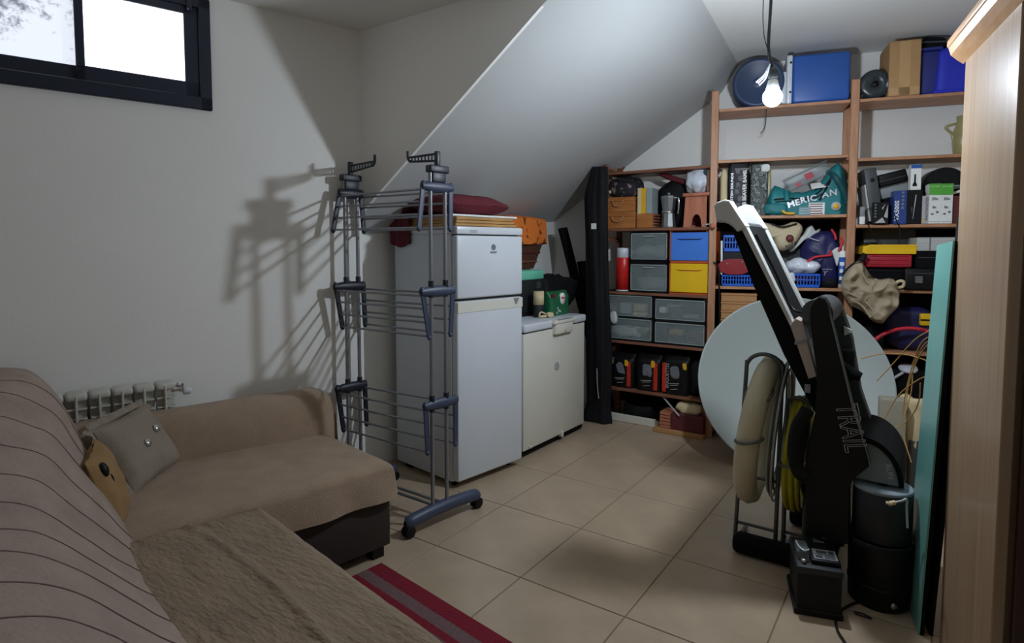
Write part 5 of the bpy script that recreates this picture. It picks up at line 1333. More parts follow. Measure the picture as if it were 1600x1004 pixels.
# ---- right bay, fourth board
zt = ZR['c'] + E1
a0, a1, zb, z1 = FR.rect(1352, 397, 1425, 418, .0)
t0 = thing('plastic_crate', 'black plastic crate under the crimson case in the right bay', 'crate', FR.w((a0 + a1) / 2, .14, zt))
b = MB(FR).box(a0 + .02, a1 - .04, .03, .26, zt, zb - E1, r=.006); build('body', b, 'blackmatte', t0); b = MB(FR).box(a0 + .015, a1 - .035, .025, .265, zb - .03, zb - .016, r=.003, seg=1); build('rim', b, 'black', t0)
t = thing('case', 'crimson carrying case with ribs under the yellow tray', 'case', FR.w((a0 + a1) / 2, .12, zb))
b = MB(FR).box(a0, a1, .0, .24, zb, z1, r=.012, seg=3); build('body', b, 'case_red', t)
b = MB(FR)
for k in range(3): b.box(a0 + .02, a1 - .02, -.004, .005, zb + .022 + .026 * k, zb + .030 + .026 * k, r=.002, seg=1)
build('rib', b, 'case_red', t); cz = z1
a0, a1, _, z1 = FR.rect(1348, 382, 1432, 397, -.01)
t = thing('tray_organiser', 'yellow plastic organiser case lying on the crimson case', 'case', FR.w((a0 + a1) / 2, .12, cz + E1))
b = MB(FR).prism([(a0, cz + E1), (a1, cz + E1), (a1 + .002, z1 - .012), (a1 - .004, z1), (a0 + .05, z1), (a0 + .002, z1 - .014)], -.01, .235, r=.004); build('body', b, 'yellow', t)
b = MB(FR).box(a0 + .04, a1, -.013, -.008, z1 - .014, z1 - .010); b.box(a0 + .05, a0 + .053, -.013, -.008, cz + .01, z1 - .015); b.box(a0 + .03, a0 + .033, -.013, -.008, cz + .01, z1 - .02); build('seam', b, 'goldprint', t)
g0, g1, _, gz = FR.rect(1368, 354, 1432, 381, .16)
t = thing('cushion_bag', 'charcoal padded bag standing behind the yellow organiser', 'bag', FR.w((g0 + g1) / 2, .25, zt))
b = MB(FR).box(g0 - .06, g1 + .02, .25, .29, zt, gz, r=.02, seg=3); build('body', b, 'darkgrey', t)
b = MB(FR).blob((g0 - .07, .02, z1 + .025), (.075, .03, .02), 3, .008, 12, flat=z1 + .001, n=20); build('coil', b, 'black', t) if False else None
b = MB(FR).tube([(a0 + .05 + .05 * math.cos(q), .05 + .035 * math.sin(q), z1 + .008 + .004 * math.sin(3 * q)) for q in [2 * PI * i / 24 for i in range(24)]], .0055, 8, closed=True)
tag(build('coiled_cable', b, 'black'), 'small black cable coil on the yellow organiser', 'cable')
# black tool case with latch, black box, striped white pack
a0, a1, _, z1 = FR.rect(1414, 419, 1466, 452, -.02)
t = thing('tool_case', 'black tool case with a silver latch in the right bay', 'case', FR.w((a0 + a1) / 2, .1, zt))
b = MB(FR).box(a0, a1 + .10, -.02, .24, zt, z1, r=.014, seg=3); build('body', b, 'black', t)
l = FR.px(1436, 437, -.03); b = MB(FR).box(l[0] - .028, l[0] + .028, -.026, -.018, l[1] - .028, l[1] + .028, r=.004); la = build('latch', b, 'black', t)
b = MB(FR).box(l[0] - .022, l[0] + .022, -.030, -.025, l[1] - .022, l[1] + .024, r=.002, seg=1); build('plate', b, 'alu', la)
b = MB(FR)
for k in range(4): b.box(l[0] - .018, l[0] + .018, -.032, -.029, l[1] - .016 + .010 * k, l[1] - .012 + .010 * k)
build('ridge', b, 'steel', la)
b = MB(FR).box(a0 + .02, a1 + .08, -.024, -.018, z1 - .035, z1 - .030); build('seam', b, 'darkgrey', t); tz_ = z1
a0, a1, _, z1 = FR.rect(1433, 392, 1466, 418, .0)
t = thing('black_box', 'matt black box between the tool case and the striped white pack', 'box', FR.w((a0 + a1) / 2, .1, tz_ + E1))
b = MB(FR).box(a0, a1 + .10, .0, .22, tz_ + E1, z1, r=.004, seg=1); build('body', b, 'blackmatte', t); b = MB(FR).box(a0 + .01, a1 + .09, -.003, .001, tz_ + .07, tz_ + .076); build('seam', b, 'darkgrey', t); bz = z1
a0, a1, _, z1 = FR.rect(1433, 371, 1490, 391, .0)
t = thing('striped_pack', 'flat white pack with fine grey stripes on the black box', 'pack', FR.w((a0 + a1) / 2, .1, bz + E1))
build('body', MB(FR).box(a0, a1 + .04, -.005, .2, bz + E1, z1, r=.004, seg=1), 'lightgrey', t)
b = MB(FR)
for k in range(5): b.box(a0 + .004, a1 + .03, -.0065, -.004, bz + .014 + .018 * k, bz + .019 + .018 * k)
build('stripe', b, 'silver', t); build('wrap', MB(FR).box(a0 + .07, a0 + .078, -.007, -.004, bz + .002, z1), 'greyprint', t)
# khaki jacket hanging from the post over the shelf front
kp = [FR.px(*p, -.12) for p in ((1316, 436), (1328, 420), (1342, 408), (1350, 416), (1358, 430), (1375, 436), (1394, 435), (1402, 446), (1404, 466), (1398, 484), (1386, 496), (1376, 505), (1362, 500), (1348, 486), (1330, 476), (1320, 462), (1314, 450))]
t = thing('canvas_jacket', 'khaki canvas jacket bundled and hanging in front of the second pine post', 'jacket', FR.w(kp[3][0], -.1, kp[11][1]))
b = puff(MB(FR), kp, -.115, .085, 9, .055, rings=16); build('body', b, 'khaki', t)
for pts in (((1320, 455), (1340, 464), (1358, 476), (1372, 498)), ((1346, 420), (1356, 440), (1366, 448)), ((1352, 470), (1370, 452), (1392, 438)), ((1330, 468), (1348, 478), (1362, 496))):
    b = MB(FR).tube(cpts([(FR.px(*p, -.2)[0], -.185 + .012 * math.sin(i), FR.px(*p, -.2)[1]) for i, p in enumerate(pts)]), [.003 + .006 * math.sin(PI * i / 24) for i in range(len(cpts([(0, 0, 0)] * 0 + [(FR.px(*p, -.2)[0], 0, 0) for p in pts])))], 8); build('fold', b, 'khaki', t)
b = MB(FR).tube(cpts([(FR.px(*p, -.06)[0], -.06, FR.px(*p, -.06)[1]) for p in ((1318, 430), (1330, 418), (1346, 406), (1352, 396))]), .018, 8); build('strap', b, 'blackcloth', t)
q = FR.px(1406, 440, -.1)
b = MB(FR).tube(cpts([(q[0] - .04, -.12, q[1] - .02), (q[0] - .01, -.13, q[1] + .006), (q[0] + .015, -.13, q[1] + .0), (q[0] + .012, -.12, q[1] - .03), (q[0] - .02, -.12, q[1] - .04)]), .010, 8); build('toggle', b, 'ivory', t)

# ---- right bay, lower boards
zt = ZR['d'] + E1
n0, n1, _, nz = FR.rect(1388, 480, 1452, 545, .04)
t = thing('tool_bag', 'navy tool bag with a yellow corner on the lower right shelf', 'bag', FR.w((n0 + n1) / 2, .15, zt))
b = MB(FR).blob(((n0 + n1) / 2 + .02, .15, (zt + nz) / 2), ((n1 - n0) / 2 + .04, .11, (nz - zt) / 2), 4, .02, 8, flat=zt, n=30); build('body', b, 'navy', t)
q = FR.px(1448, 500, .0); b = MB(FR).box(q[0] - .03, q[0] + .05, .02, .08, q[1] - .04, q[1] + .04, r=.006); build('corner_patch', b, 'yellow', t)
b = MB(FR).box(q[0] - .03, q[0] + .04, .016, .022, q[1] - .006, q[1] + .004); build('buckle', b, 'black', t)
b = MB(FR).box(1.0 - .08, 1.12, .03, .27, zt, zt + .16, r=.01); tag(build('dark_case', b, 'blackmatte'), 'plain black case beside the navy tool bag on the lower shelf', 'case')
rp = [FR.px(*p, -.03) for p in ((1368, 540), (1380, 526), (1400, 516), (1422, 512), (1445, 517), (1462, 530))]
t = thing('red_hoop', 'red taped hoop resting against the lower shelf behind the round tabletop', 'hoop', FR.w(rp[3][0], -.06, zt - .35))
ctr = Vector((rp[3][0] + .0, -.04, rp[3][1] - .30)); rr = .30
ex = lambda q: (ctr.x + rr * 1.0 * math.cos(q), -.05 - .05 * (1 - math.sin(q)), ctr.z + rr * math.sin(q))
b = MB(FR).tube([ex(2 * PI * i / 64) for i in range(64)], .0125, 8, closed=True); build('hoop', b, 'redpipe', t)
b = MB(FR)
for q in (1.35, 2.2): b.tube([ex(q - .05), ex(q), ex(q + .05)], .0135, 8)
build('tape', b, 'case_red', t)
# low things behind the wires
zt = ZR['e'] + E1
w0 = FR.px(1422, 569, .05)
t = thing('fan_heater', 'dark fan heater body with a white round cap on the lowest right shelf', 'heater', FR.w(w0[0], .14, zt))
b = MB(FR).box(w0[0] - .12, w0[0] + .2, .06, .26, zt, w0[1] - .05, r=.03, seg=3); build('body', b, 'blackmatte', t)
b = MB(FR).lathe([(.03, 0), (.055, .006), (.060, .018), (.052, .03), (.002, .036)], 24, X=Matrix.Translation((w0[0], .10, w0[1] - .052)) @ Matrix.Rotation(.35, 4, 'X')); build('cap', b, 'white', t)
b = MB(FR).tube([(w0[0] - .10, .03, w0[1] - .10), (w0[0] - .04, .05, w0[1] - .06)], .010, 8); build('bracket', b, 'silver', t)
q0 = FR.px(1412, 648, -.10)
q = onz(1408, 700)
FQ = Fr((0, 4.2), 10)
def fb(x0, y0, x1, y1, d): return FQ.rect(x0, y0, x1, y1, d)
a0, a1, zb, z1 = fb(1394, 624, 1416, 672, 0)
t = thing('plaster_block', 'beige plaster block standing behind the wires beside the round tabletop', 'block', FQ.w((a0 + a1) / 2, .05, 0))
build('body', MB(FQ).box(a0 - .06, a1, 0, .10, 0.002, z1, r=.008), 'stone', t)
a0, a1, zb, z1 = fb(1418, 626, 1440, 720, .06)
t = thing('torn_sack', 'torn pale paper sack standing behind the turquoise panel', 'sack', FQ.w((a0 + a1) / 2, .1, 0))
b = MB(FQ).blob(((a0 + a1) / 2 + .01, .16, z1 / 2), ((a1 - a0) / 2 + .02, .08, z1 / 2), 7, .03, 12, e=(.5, .35), flat=.003, n=28); build('body', b, 'ivory', t)
b = MB(FQ).box(a0 + .015, a1 + .03, .068, .10, .003, z1 * .55, r=.006); build('dark_label', b, 'darkgrey', t)

# ================================================================== ROUND TABLETOP
FTB = Fr((-.62, 4.05), 20)
t = thing('round_tabletop', 'large pale round tabletop standing on edge and leaning on the shelves', 'tabletop', FTB.w(0, 0, 0))
X = Matrix.Rotation(-math.radians(24), 4, 'X') @ Matrix.Translation((0, 0, .602)) @ Matrix.Rotation(PI / 2, 4, 'X')
b = MB(FTB).lathe([(.594, -.018), (.60, -.014), (.60, .004), (.594, .008), (.575, .008), (.002, .008)], 96, X=X); build('top', b, 'tabletop', t)
b = MB(FTB).lathe([(.588, .007), (.600, .007), (.603, .012), (.600, .0165), (.590, .0165), (.588, .012)], 96, X=X); build('rim', b, 'tabletop', t)

# ================================================================== TREADMILL
tr = thing('treadmill', 'folded black treadmill with its running deck tilted up beside the shelves', 'treadmill', (-.35, 3.1, 0))
def tp_(pts, d=0): return [FT.px(*p, d) for p in pts]
YN, YF = 0.0, .42
rail = tp_([(1159, 357), (1167.5, 355), (1203, 428), (1241, 506), (1236, 510), (1197, 432)])
skirt = tp_([(1140, 351), (1152, 362), (1160, 361), (1197, 432), (1236, 510), (1262, 562), (1292, 640), (1286, 668), (1261, 622), (1225, 555), (1175, 441)])
b = MB(FT).prism(skirt, .0, .05, r=.004); b.prism(skirt, .37, YF, r=.004)
build('deck_frame', b, 'blackmatte', tr)
dk = tp_([(1150, 355), (1164, 352), (1200, 430), (1239, 509), (1290, 640), (1280, 645), (1228, 540), (1190, 450)])
build('deck_board', MB(FT).prism(dk, .05, .37), 'blackmatte', tr)
r0, r1 = FT.px(1163, 352, .03), FT.px(1290, 615, .03)
def rail_strip(d0, d1, nm):
    b = MB(FT).prism(rail, d0, d1, r=.003); return build(nm, b, 'lightgrey', tr)
rail_strip(-.012, .042, 'side_rail'); rail_strip(.385, .432, 'side_rail')
u0, u1 = FT.px(1164, 350, 0), FT.px(1262, 560, 0)
dv = Vector((u1[0] - u0[0], 0, u1[1] - u0[1])); ln = dv.length; dv.normalize(); nv = Vector((-dv.z, 0, dv.x)); nv = nv if nv.x > 0 else -nv
BY0, BW = .044, .34
def deck(a, y, h): p = Vector((u0[0], 0, u0[1])) + dv * a + nv * h; return (p.x, y, p.z)
b = MB(FT)
b.grid(lambda u, v: deck(-.012 + (ln + .1) * v, .044 + .340 * u, -.004 - (.02 * max(0, (.05 - v) / .05) ** 2)), 6, 40); b.grid(lambda u, v: deck(-.012 + (ln + .1) * v, .044 + .340 * u, -.03), 2, 2)
build('belt', b, 'belt' if 'belt' in M else 'black', tr)
b = MB(FT); b.tube([deck(.0, .055, -.028), deck(.0, .365, -.028)], .024, 16); build('rear_roller', b, 'darkgrey', tr)
cap = tp_([(1117, 322), (1122, 316), (1134, 312), (1141, 313), (1150, 327), (1167, 353), (1161, 360), (1153, 362), (1147, 355), (1140, 350), (1131, 347), (1121, 347)])
for d0, d1 in ((-.02, .06), (.36, .44)):
    build('end_cap', MB(FT).prism(cap, d0, d1, r=.008), 'lightgrey', tr)
boxp = tp_([(1236, 506), (1245, 496), (1254, 500), (1278, 586), (1265, 590)])
build('rail_cover', MB(FT).prism(boxp, -.03, .06, r=.004), 'beigegrey', tr)
rg_ = tp_([(1243, 533), (1262, 527), (1263.5, 531), (1244.5, 537)]); build('cover_ring', MB(FT).prism(rg_, -.034, .064), 'grey', tr)
b = MB(FT).tube(cpts([deck(.05, .10, .004), deck(.25, .13, .006), deck(.42, .12, .008), (FT.px(1262, 488, 0)[0], .03, FT.px(1262, 488, 0)[1])]), .0055, 8); build('elastic_cord', b, 'black', tr)
# console uprights
up = tp_([(1264, 492), (1266, 478), (1272, 468), (1280, 463), (1288, 466), (1294, 475), (1297, 492), (1333, 640), (1356, 711), (1359, 728), (1334, 748), (1327, 758), (1326, 850), (1258, 850), (1258, 760), (1262, 700), (1274, 640), (1277, 590)], -.05)
build('upright', MB(FT).prism(up, -.05, .02, r=.006), 'black', tr)
ed = tp_([(1297, 492), (1333, 640), (1356, 711), (1359, 727)], -.052)
b = MB(FT).tube([(p[0], -.051, p[1]) for p in ed], .0022, 6); build('edge_highlight', b, 'grey', tr)  # grey tube drawing the highlight along the upright's edge as colour
fu_ = tp_([(1294, 470), (1304, 466), (1314, 477), (1326, 512), (1332, 530), (1334, 545), (1345, 610), (1362, 660), (1380, 706), (1376, 750), (1345, 750), (1318, 580)], .30)
build('upright', MB(FT).prism(fu_, .30, .37, r=.006), 'trimdark' if 'trimdark' in M else 'darkgrey', tr)
b = MB(FT); c = FT.px(1282, 487, .1); b.tube([(c[0], .0, c[1]), (c[0], .33, c[1])], .062, 20); build('console_drum', b, 'darkgrey', tr)
k = FT.px(1323, 517, .29)
b = MB(FT).prism([(k[0] - .012, k[1] + .022), (k[0] - .010, k[1] - .022), (k[0] + .024, k[1] - .004), (k[0] + .020, k[1] + .008)], .285, .30, r=.002); build('clip', b, 'lightgrey', tr)
k = FT.px(1332, 583, .26)
b = MB(FT).tube([(k[0] - .05, .26, k[1] + .05), (k[0] + .0, .25, k[1] + .0), (k[0] + .035, .25, k[1] - .012)], [.024, .028, .02], 14); b.box(k[0] - .07, k[0] + .01, .24, .28, k[1] - .035, k[1] + .11, r=.012); build('knob', b, 'black', tr)
# letters on the upright
l0, l1 = FT.px(1322, 632, -.052), FT.px(1338, 706, -.052)
dd = Vector((l1[0] - l0[0], 0, l1[1] - l0[1])).normalized()
mid = FT.w((l0[0] + l1[0]) / 2 - .004, -.0508, (l0[1] + l1[1]) / 2)
yd = Vector((-dd.z, 0, dd.x)); yd = yd if yd.x > 0 else -yd; R3 = FT.M.to_3x3(); xd = R3 @ dd; yd = R3 @ yd
cu = bpy.data.curves.new('lettering', 'FONT'); cu.body = 'TRAIL'; cu.size = .165; cu.align_x = 'CENTER'; cu.align_y = 'CENTER'; cu.resolution_u = 2; cu.fill_mode = 'NONE'; cu.bevel_depth = .0022; cu.bevel_resolution = 0
tob = bpy.data.objects.new('lettering', cu); COL.objects.link(tob)
me = bpy.data.meshes.new_from_object(tob.evaluated_get(bpy.context.evaluated_depsgraph_get())); bpy.data.objects.remove(tob)
zd = xd.cross(yd); R = Matrix((xd * .46, yd * .70, zd)).transposed().to_4x4(); R.translation = mid - tr.location
me.transform(R); me.materials.clear(); me.materials.append(M['lightgrey']); o = bpy.data.objects.new('lettering', me); COL.objects.link(o); o.parent = tr
# motor hood: a quarter wheel with a dark rim
hc = FT.px(1346, 748, 0); hr = FT.px(1412, 768, 0)[0] - hc[0]
arc = lambda r_, q0, q1, n=20: [(hc[0] + r_ * math.cos(q0 + (q1 - q0) * i / n), hc[1] + r_ * 1.25 * math.sin(q0 + (q1 - q0) * i / n)) for i in range(n + 1)]
build('motor_hood', MB(FT).prism([(hc[0] + hr * .90, hc[1] + .0)] +  arc(hr * .90, 0, 1.9) + [(hc[0] - .06, hc[1])], -.005, .36, r=.006), 'hoodgrey', tr)
build('hood_rim', MB(FT).prism(arc(hr * 1.0, -.0, 1.75) + arc(hr * .88, -.0, 1.75)[::-1], -.02, .38), 'blackmatte', tr)
hl = FT.px(1392, 739, -.012)
text_mesh(tr, 'lettering', 'RUN', .030, FT.w(hl[0] - .006, -.0065, hl[1] + .004), Vector((.25, .02, -1)), Vector((1, .08, .25)), 'silver')
text_mesh(tr, 'lettering', 'SPORT', .022, FT.w(hl[0] + .018, -.0065, hl[1] + .006), Vector((.25, .02, -1)), Vector((1, .08, .25)), 'greyprint')
# base frame and feet
b = MB(FT)
def foot(x0, x1, y, r_=.046):
    b.box(x0, x1, y - .045, y + .045, .004, .092, r=.030, seg=4)
b.M = FH.M.copy(); foot(FH.px(1144, 850, -.12)[0], -.27, -.10); build('foot_bar', b, 'blackmatte', tr)
b = MB(FH); foot(-.55, -.08, .36); build('foot_bar', b, 'blackmatte', tr)
build('base_frame', MB(FH).box(-.40, -.28, -.10, .36, .085, .16, r=.01), 'blackmatte', tr)
build('motor_box', MB(FH).box(-.40, -.25, -.14, .16, .155, .40, r=.02), 'black', tr)
b = MB(FT)
for a, zz in ((.0, .12), (.05, .10)):
    b.tube(cpts([(-.40 + a, -.02, .72), (-.42 + a, -.03, .5), (-.40 + a, .02, .36), (-.38 + a, .07, .28)]), .012, 8)
build('loose_cable', b, 'black', tr)
s_ = FT.px(1249, 690, -.06)
b = MB(FT).tube(cpts([(FT.px(*p, -.05)[0], -.05, FT.px(*p, -.05)[1]) for p in ((1262, 640), (1246, 668), (1241, 705), (1247, 735), (1262, 748))]), [.028] * 33, 10); build('strap', b, 'blackcloth', tr)
k = FT.px(1262, 607, -.01); b = MB(FT).box(k[0] - .012, k[0] + .012, -.014, .0, k[1] - .018, k[1] + .018, r=.003); build('buckle', b, 'grey', tr)

# ================================================================== HOSE STANDS WITH COILS
def stand(label, legs, d, zbot, name='hose_stand', dd=.16):
    (lx, ly), (tx, ty), (rx, ry), (bx, by), (ex, ey) = legs
    P = [FH.px(*p, d) for p in legs]
    t = thing(name, label, 'stand', FH.w((P[0][0] + P[4][0]) / 2, d, 0))
    w = P[3][0] - P[1][0]; top = max(P[2][1], P[1][1]); r_ = w / 2
    pts = [(P[0][0], d - .02, .030)] + [(P[1][0], d, P[1][1])]
    cx = (P[1][0] + P[3][0]) / 2; cz = P[2][1] - r_ * .9
    pts = [(P[0][0], d - .02, .03), (lerp(P[0][0], P[1][0], .5), d - .01, lerp(.03, cz, .5))] + [(cx - r_ * math.cos(q), d, cz + r_ * .9 * math.sin(q)) for q in [PI * i / 14 for i in range(15)]] + [(lerp(P[4][0], P[3][0], .5), d - .01, lerp(.03, cz, .5)), (P[4][0], d - .02, .03)]
    build('hairpin_tube', MB(FH).tube(cpts(pts, 3), .0098, 10), 'tube', t)
    for p in (P[0], P[4]): build('foot_tube', MB(FH).tube(cpts([(p[0], d - .02, .03), (p[0] + .005, d + .06, .014), (p[0] + .01, d + dd, .012)]), .0098, 10), 'tube', t)
    for zz in (.34, .10):
        f = zz / cz
        build('cross_tube', MB(FH).tube([(lerp(P[0][0], P[1][0], f), d - .005, zz), (lerp(P[4][0], P[3][0], f), d - .005, zz)], .008, 8), 'tube', t)
    return t, P, cx, cz, r_
t, P, cx, cz, r_ = stand('grey tubular hairpin stand carrying the cream hose coil', [(1150, 835), (1166, 600), (1193, 553), (1222, 600), (1213, 830)], .0, 0)
def coil(name, label, cat, c, R, zs, yspan, r0, mat, n, leanx, ties, mt):
    t = thing(name, label, cat, FH.w(c[0], c[1], c[2] - R * zs))
    rnd = random.Random(5)
    for k in range(n):
        rr = R - .03 * (k // 3) * .45 + rnd.uniform(-.006, .006); off = (0 if n == 1 else (k % 3 - 1) * r0 * 1.9) + rnd.uniform(-.004, .004); ph = rnd.uniform(0, 6)
        pts = []
        for i in range(56):
            q = 2 * PI * i / 56
            y = c[1] + rr * yspan * math.cos(q); z = c[2] + rr * zs * math.sin(q)
            pts.append((c[0] + off + leanx * (z - c[2]) + .006 * math.sin(2 * q + ph), y, z))
        build('loop', MB(FH).tube(pts, r0, 8, closed=True), mat, t)
    if n == 1:
        for k in range(6):
            rr = R - .05 + .018 * k
            build('thin_loop', MB(FH).tube([(c[0] + .075 + .012 * (k % 3) + leanx * .6 * rr * zs * math.sin(q), c[1] + .06 + rr * yspan * math.cos(q), c[2] + rr * zs * math.sin(q)) for q in [2 * PI * i / 48 for i in range(48)]], .0055, 6, closed=True), 'lightgrey' if k % 2 else 'tube', t)
    for q, w_ in ties:
        y = c[1] + R * yspan * math.cos(q); z = c[2] + R * zs * math.sin(q)
        b = MB(FH); rr = r0 * 4.1 if n > 1 else r0 * 1.12; yy = 1 if n > 1 else 1.45
        b.tube([(c[0] + leanx * (z - c[2]) + rr * math.cos(a), y + .045 * yy * math.sin(a) * abs(math.cos(q)) , z + .045 * yy * math.sin(a) * abs(math.sin(q)) + .012 * math.cos(a)) for a in [2 * PI * i / 18 for i in range(18)]], .0065, 6, closed=True); build('tie', b, mt, t)
    return t
coil('hose_coil', 'cream hose coil hanging in the taller tubular stand', 'hose', (-.650, .06, .56), .315, 1.0, .62, .054, 'hosecream', 1, .13, ((PI, 0), (2.4, 0)), 'tube')
b = MB(FH)
t, P2, cx2, cz2, r2 = stand('shorter grey tubular hairpin stand carrying the yellow hose coil', [(1226, 800), (1230, 645), (1245, 621), (1264, 645), (1258, 800)], .02, 0)
coil('hose_coil', 'yellow hose coil hanging in the shorter tubular stand', 'hose', (-.475, .075, .47), .265, 1.0, .62, .0125, 'hoseyellow', 9, .05, ((PI, 0),), 'tube')

# ================================================================== BATTERY
FB = Fr(onz(1243, 958)[:2], 16)
t = thing('car_battery', 'black car battery with a printed label on the floor before the treadmill', 'battery', FB.w(.085, .13, 0))
bw, bd_, bh = .165, .26, .19
build('case', MB(FB).box(.004, bw - .004, .004, bd_ - .004, .0, bh - .02, r=.004, seg=1), 'black', t)
build('bottom_lip', MB(FB).box(-.006, bw + .004, -.002, bd_, .0, .025, r=.003, seg=1), 'black', t)
build('lid', MB(FB).box(0, bw, 0, bd_, bh - .024, bh + .006, r=.006), 'drumside', t)
build('lid_step', MB(FB).box(.055, bw - .004, .03, bd_ - .01, bh + .004, bh + .026, r=.006), 'black', t)
lb = build('label', MB(FB).box(.068, bw - .012, .045, .125, bh + .0255, bh + .027), 'silver', t)
b = MB(FB)
for k, (x0, x1, y0, y1) in enumerate(((.074, .10, .052, .070), (.108, .146, .05, .058), (.108, .146, .064, .072), (.074, .146, .078, .084), (.082, .12, .092, .112), (.126, .146, .09, .118))): b.box(x0, x1, y0, y1, bh + .0268, bh + .0278)
build('label_print', b, 'darkgrey', lb)
b = MB(FB).box(.006, .052, .05, .15, bh + .004, bh + .046, r=.008); tc = build('terminal_cover', b, 'clear', t)
b = MB(FB).lathe([(.011, 0), (.010, .018), (.004, .02)], 14, X=Matrix.Translation((.028, .03, bh + .004))); build('terminal', b, 'alu', t)
b = MB(FB).tube(cpts([(.01, .13, bh + .048), (.014, .07, bh + .053), (.03, .045, bh + .05), (.05, .06, bh + .05)]), .004, 6); build('clamp_wire', b, 'silver', tc)
b = MB(FB).lathe([(.016, 0), (.014, .022), (.004, .024)], 14, X=Matrix.Translation((.13, bd_ - .04, bh + .02))); build('terminal', b, 'black', t)
b = MB(FB)
for k in range(2): b.box(.085, .125, bd_ - .07 + .025 * k, bd_ - .058 + .025 * k, bh + .0255, bh + .0272)
build('print', b, 'greyprint', t)

# ================================================================== DRUM ON A BLACK TUB
tc_ = Vector((-.118, 2.832, 0)); rr = .116
t = thing('tub', 'black round tub on the floor under the grey topped cable drum', 'tub', tc_)
X = Matrix.Translation(tc_)
b = MB().lathe([(rr * .93, 0), (rr * .98, .012), (rr * 1.02, .235), (rr * 1.03, .262), (rr * .98, .268), (rr * .9, .262), (rr * .9, .2)], 40, X=X); b.lathe([(rr * .9, .2), (.002, .2)], 40, X=X); build('body', b, 'black', t)
b = MB().lathe([(rr * 1.0, .075), (rr * 1.015, .08), (rr * 1.015, .088), (rr * 1.0, .093)], 40, X=X); build('bead', b, 'black', t)
q = math.radians(-62); b = MB().lathe([(.008, 0), (.012, .003), (.012, .008), (.002, .010)], 14, X=Matrix.Translation(tc_ + Vector((rr * .985 * math.cos(q), rr * .985 * math.sin(q), .038))) @ Matrix.Rotation(q, 4, 'Z') @ Matrix.Rotation(PI / 2, 4, 'Y')); build('drain_plug', b, 'alu', t)
z0 = .269
t = thing('cable_drum', 'dark cable drum with a grey top flange on the black tub', 'cable drum', tc_ + Vector((0, 0, z0)))
b = MB()
r2_ = .107
b.lathe([(r2_ * .95, z0), (r2_, z0 + .006), (r2_ * 1.0, z0 + .195), (r2_ * .96, z0 + .2)], 48, X=X); build('winding', b, 'drumside', t)
b = MB().lathe([(.016, z0 + .2), (.016, z0 + .213), (r2_ * .98, z0 + .213), (r2_ * 1.0, z0 + .209), (r2_ * 1.0, z0 + .2)], 48, X=X); build('flange', b, 'drumtop', t)
b = MB().lathe([(.002, z0 + .2115), (.0165, z0 + .2115), (.0165, z0 + .2135)], 20, X=X); build('spindle_hole', b, 'black', t)
p0 = onz(1394, 786, z0 + .222); z_ = z0 + .222
b = MB().tube([p0 + Vector((-.010, -.010, 0)), p0 + Vector((.008, .004, .004))], .0085, 10); b.tube([p0 + Vector((-.018, -.004, .0)), p0 + Vector((.000, -.012, .0))], .006, 8); build('connector', b, 'ivory', t)
b = MB().tube(cpts([p0 + Vector((.006, .002, .004)), p0 + Vector((.030, .014, .012)), p0 + Vector((.044, .05, .008)), p0 + Vector((.045, .085, -.04)), p0 + Vector((.05, .10, -.12))]), .004, 8); build('cable_end', b, 'lightgrey', t)
# cables on the floor
pts = [onz(x, y, .006) for x, y in ((1342, 940), (1330, 944), (1315, 953), (1306, 966), (1309, 985), (1320, 1003), (1330, 1020))]
b = MB().tube(cpts(pts), .005, 8); tag(build('cable', b, 'black'), 'black cable looping over the tiles in front of the tub', 'cable')
pts = [onz(x, y, .004) for x, y in ((1334, 955), (1348, 958), (1362, 966), (1348, 962), (1336, 958))]
b = MB().tube(cpts(pts), .0028, 6); tag(build('cable', b, 'black'), 'thin wire end on the tiles between the battery and the tub', 'cable')

# ================================================================== TURQUOISE PANEL
n0 = onz(1434, 991); f0 = Vector((n0.x - .05, n0.y + .27, 0))
def atd(x, y, p):  # point on the ray at the depth of p
    d = ray(x, y); q = Vector((p.x, p.y)).length / Vector((d.x, d.y)).length; return CAM + d * q
nt_ = atd(1489, 376, n0 + Vector((.10, 0, 0))); ft_ = atd(1464, 383, f0 + Vector((.10, 0, 0)))
pn = thing('panel', 'tall turquoise panel with a dark back leaning against the wardrobe', 'panel', (n0 + f0) / 2)
nz_ = (f0 - n0).cross(nt_ - n0).normalized(); nz_ = nz_ if nz_.x > 0 else -nz_
def slab(mb, off0, off1, e=0.0):
    P = [n0, f0, ft_, nt_]; c = sum(P, Vector()) / 4
    P = [p + (c - p) * e for p in P]
    mb.add([p + nz_ * off0 for p in P] + [p + nz_ * off1 for p in P], [(0, 1, 2, 3), (7, 6, 5, 4), (0, 4, 5, 1), (1, 5, 6, 2), (2, 6, 7, 3), (3, 7, 4, 0)]); return mb
build('sheet', slab(MB(), 0, .006), 'mint', pn); build('backing', slab(MB(), .0062, .020), 'blackmatte', pn)
b = MB().box(-.5, .5, -.5, .5, 0, 1) if False else None
# black sheet added for the dark gap between the panel and the wardrobe
g0 = Vector((n0.x + .035, n0.y + .02, 0))
tb = thing('board', 'tall black sheet added to darken the gap between the turquoise panel and the wardrobe', 'board', g0 + Vector((.01, .1, 0)))
P = [g0, g0 + Vector((-.04, .22, 0))]; T_ = [Vector((.075, 0, 1.575)) + p for p in P]
b = MB(); nn = Vector((.012, .002, 0)); Q = [P[0], P[1], T_[1], T_[0]]
b.add(Q + [p + nn for p in Q], [(0, 1, 2, 3), (7, 6, 5, 4), (0, 4, 5, 1), (1, 5, 6, 2), (2, 6, 7, 3), (3, 7, 4, 0)]); build('sheet', b, 'blackmatte', tb)

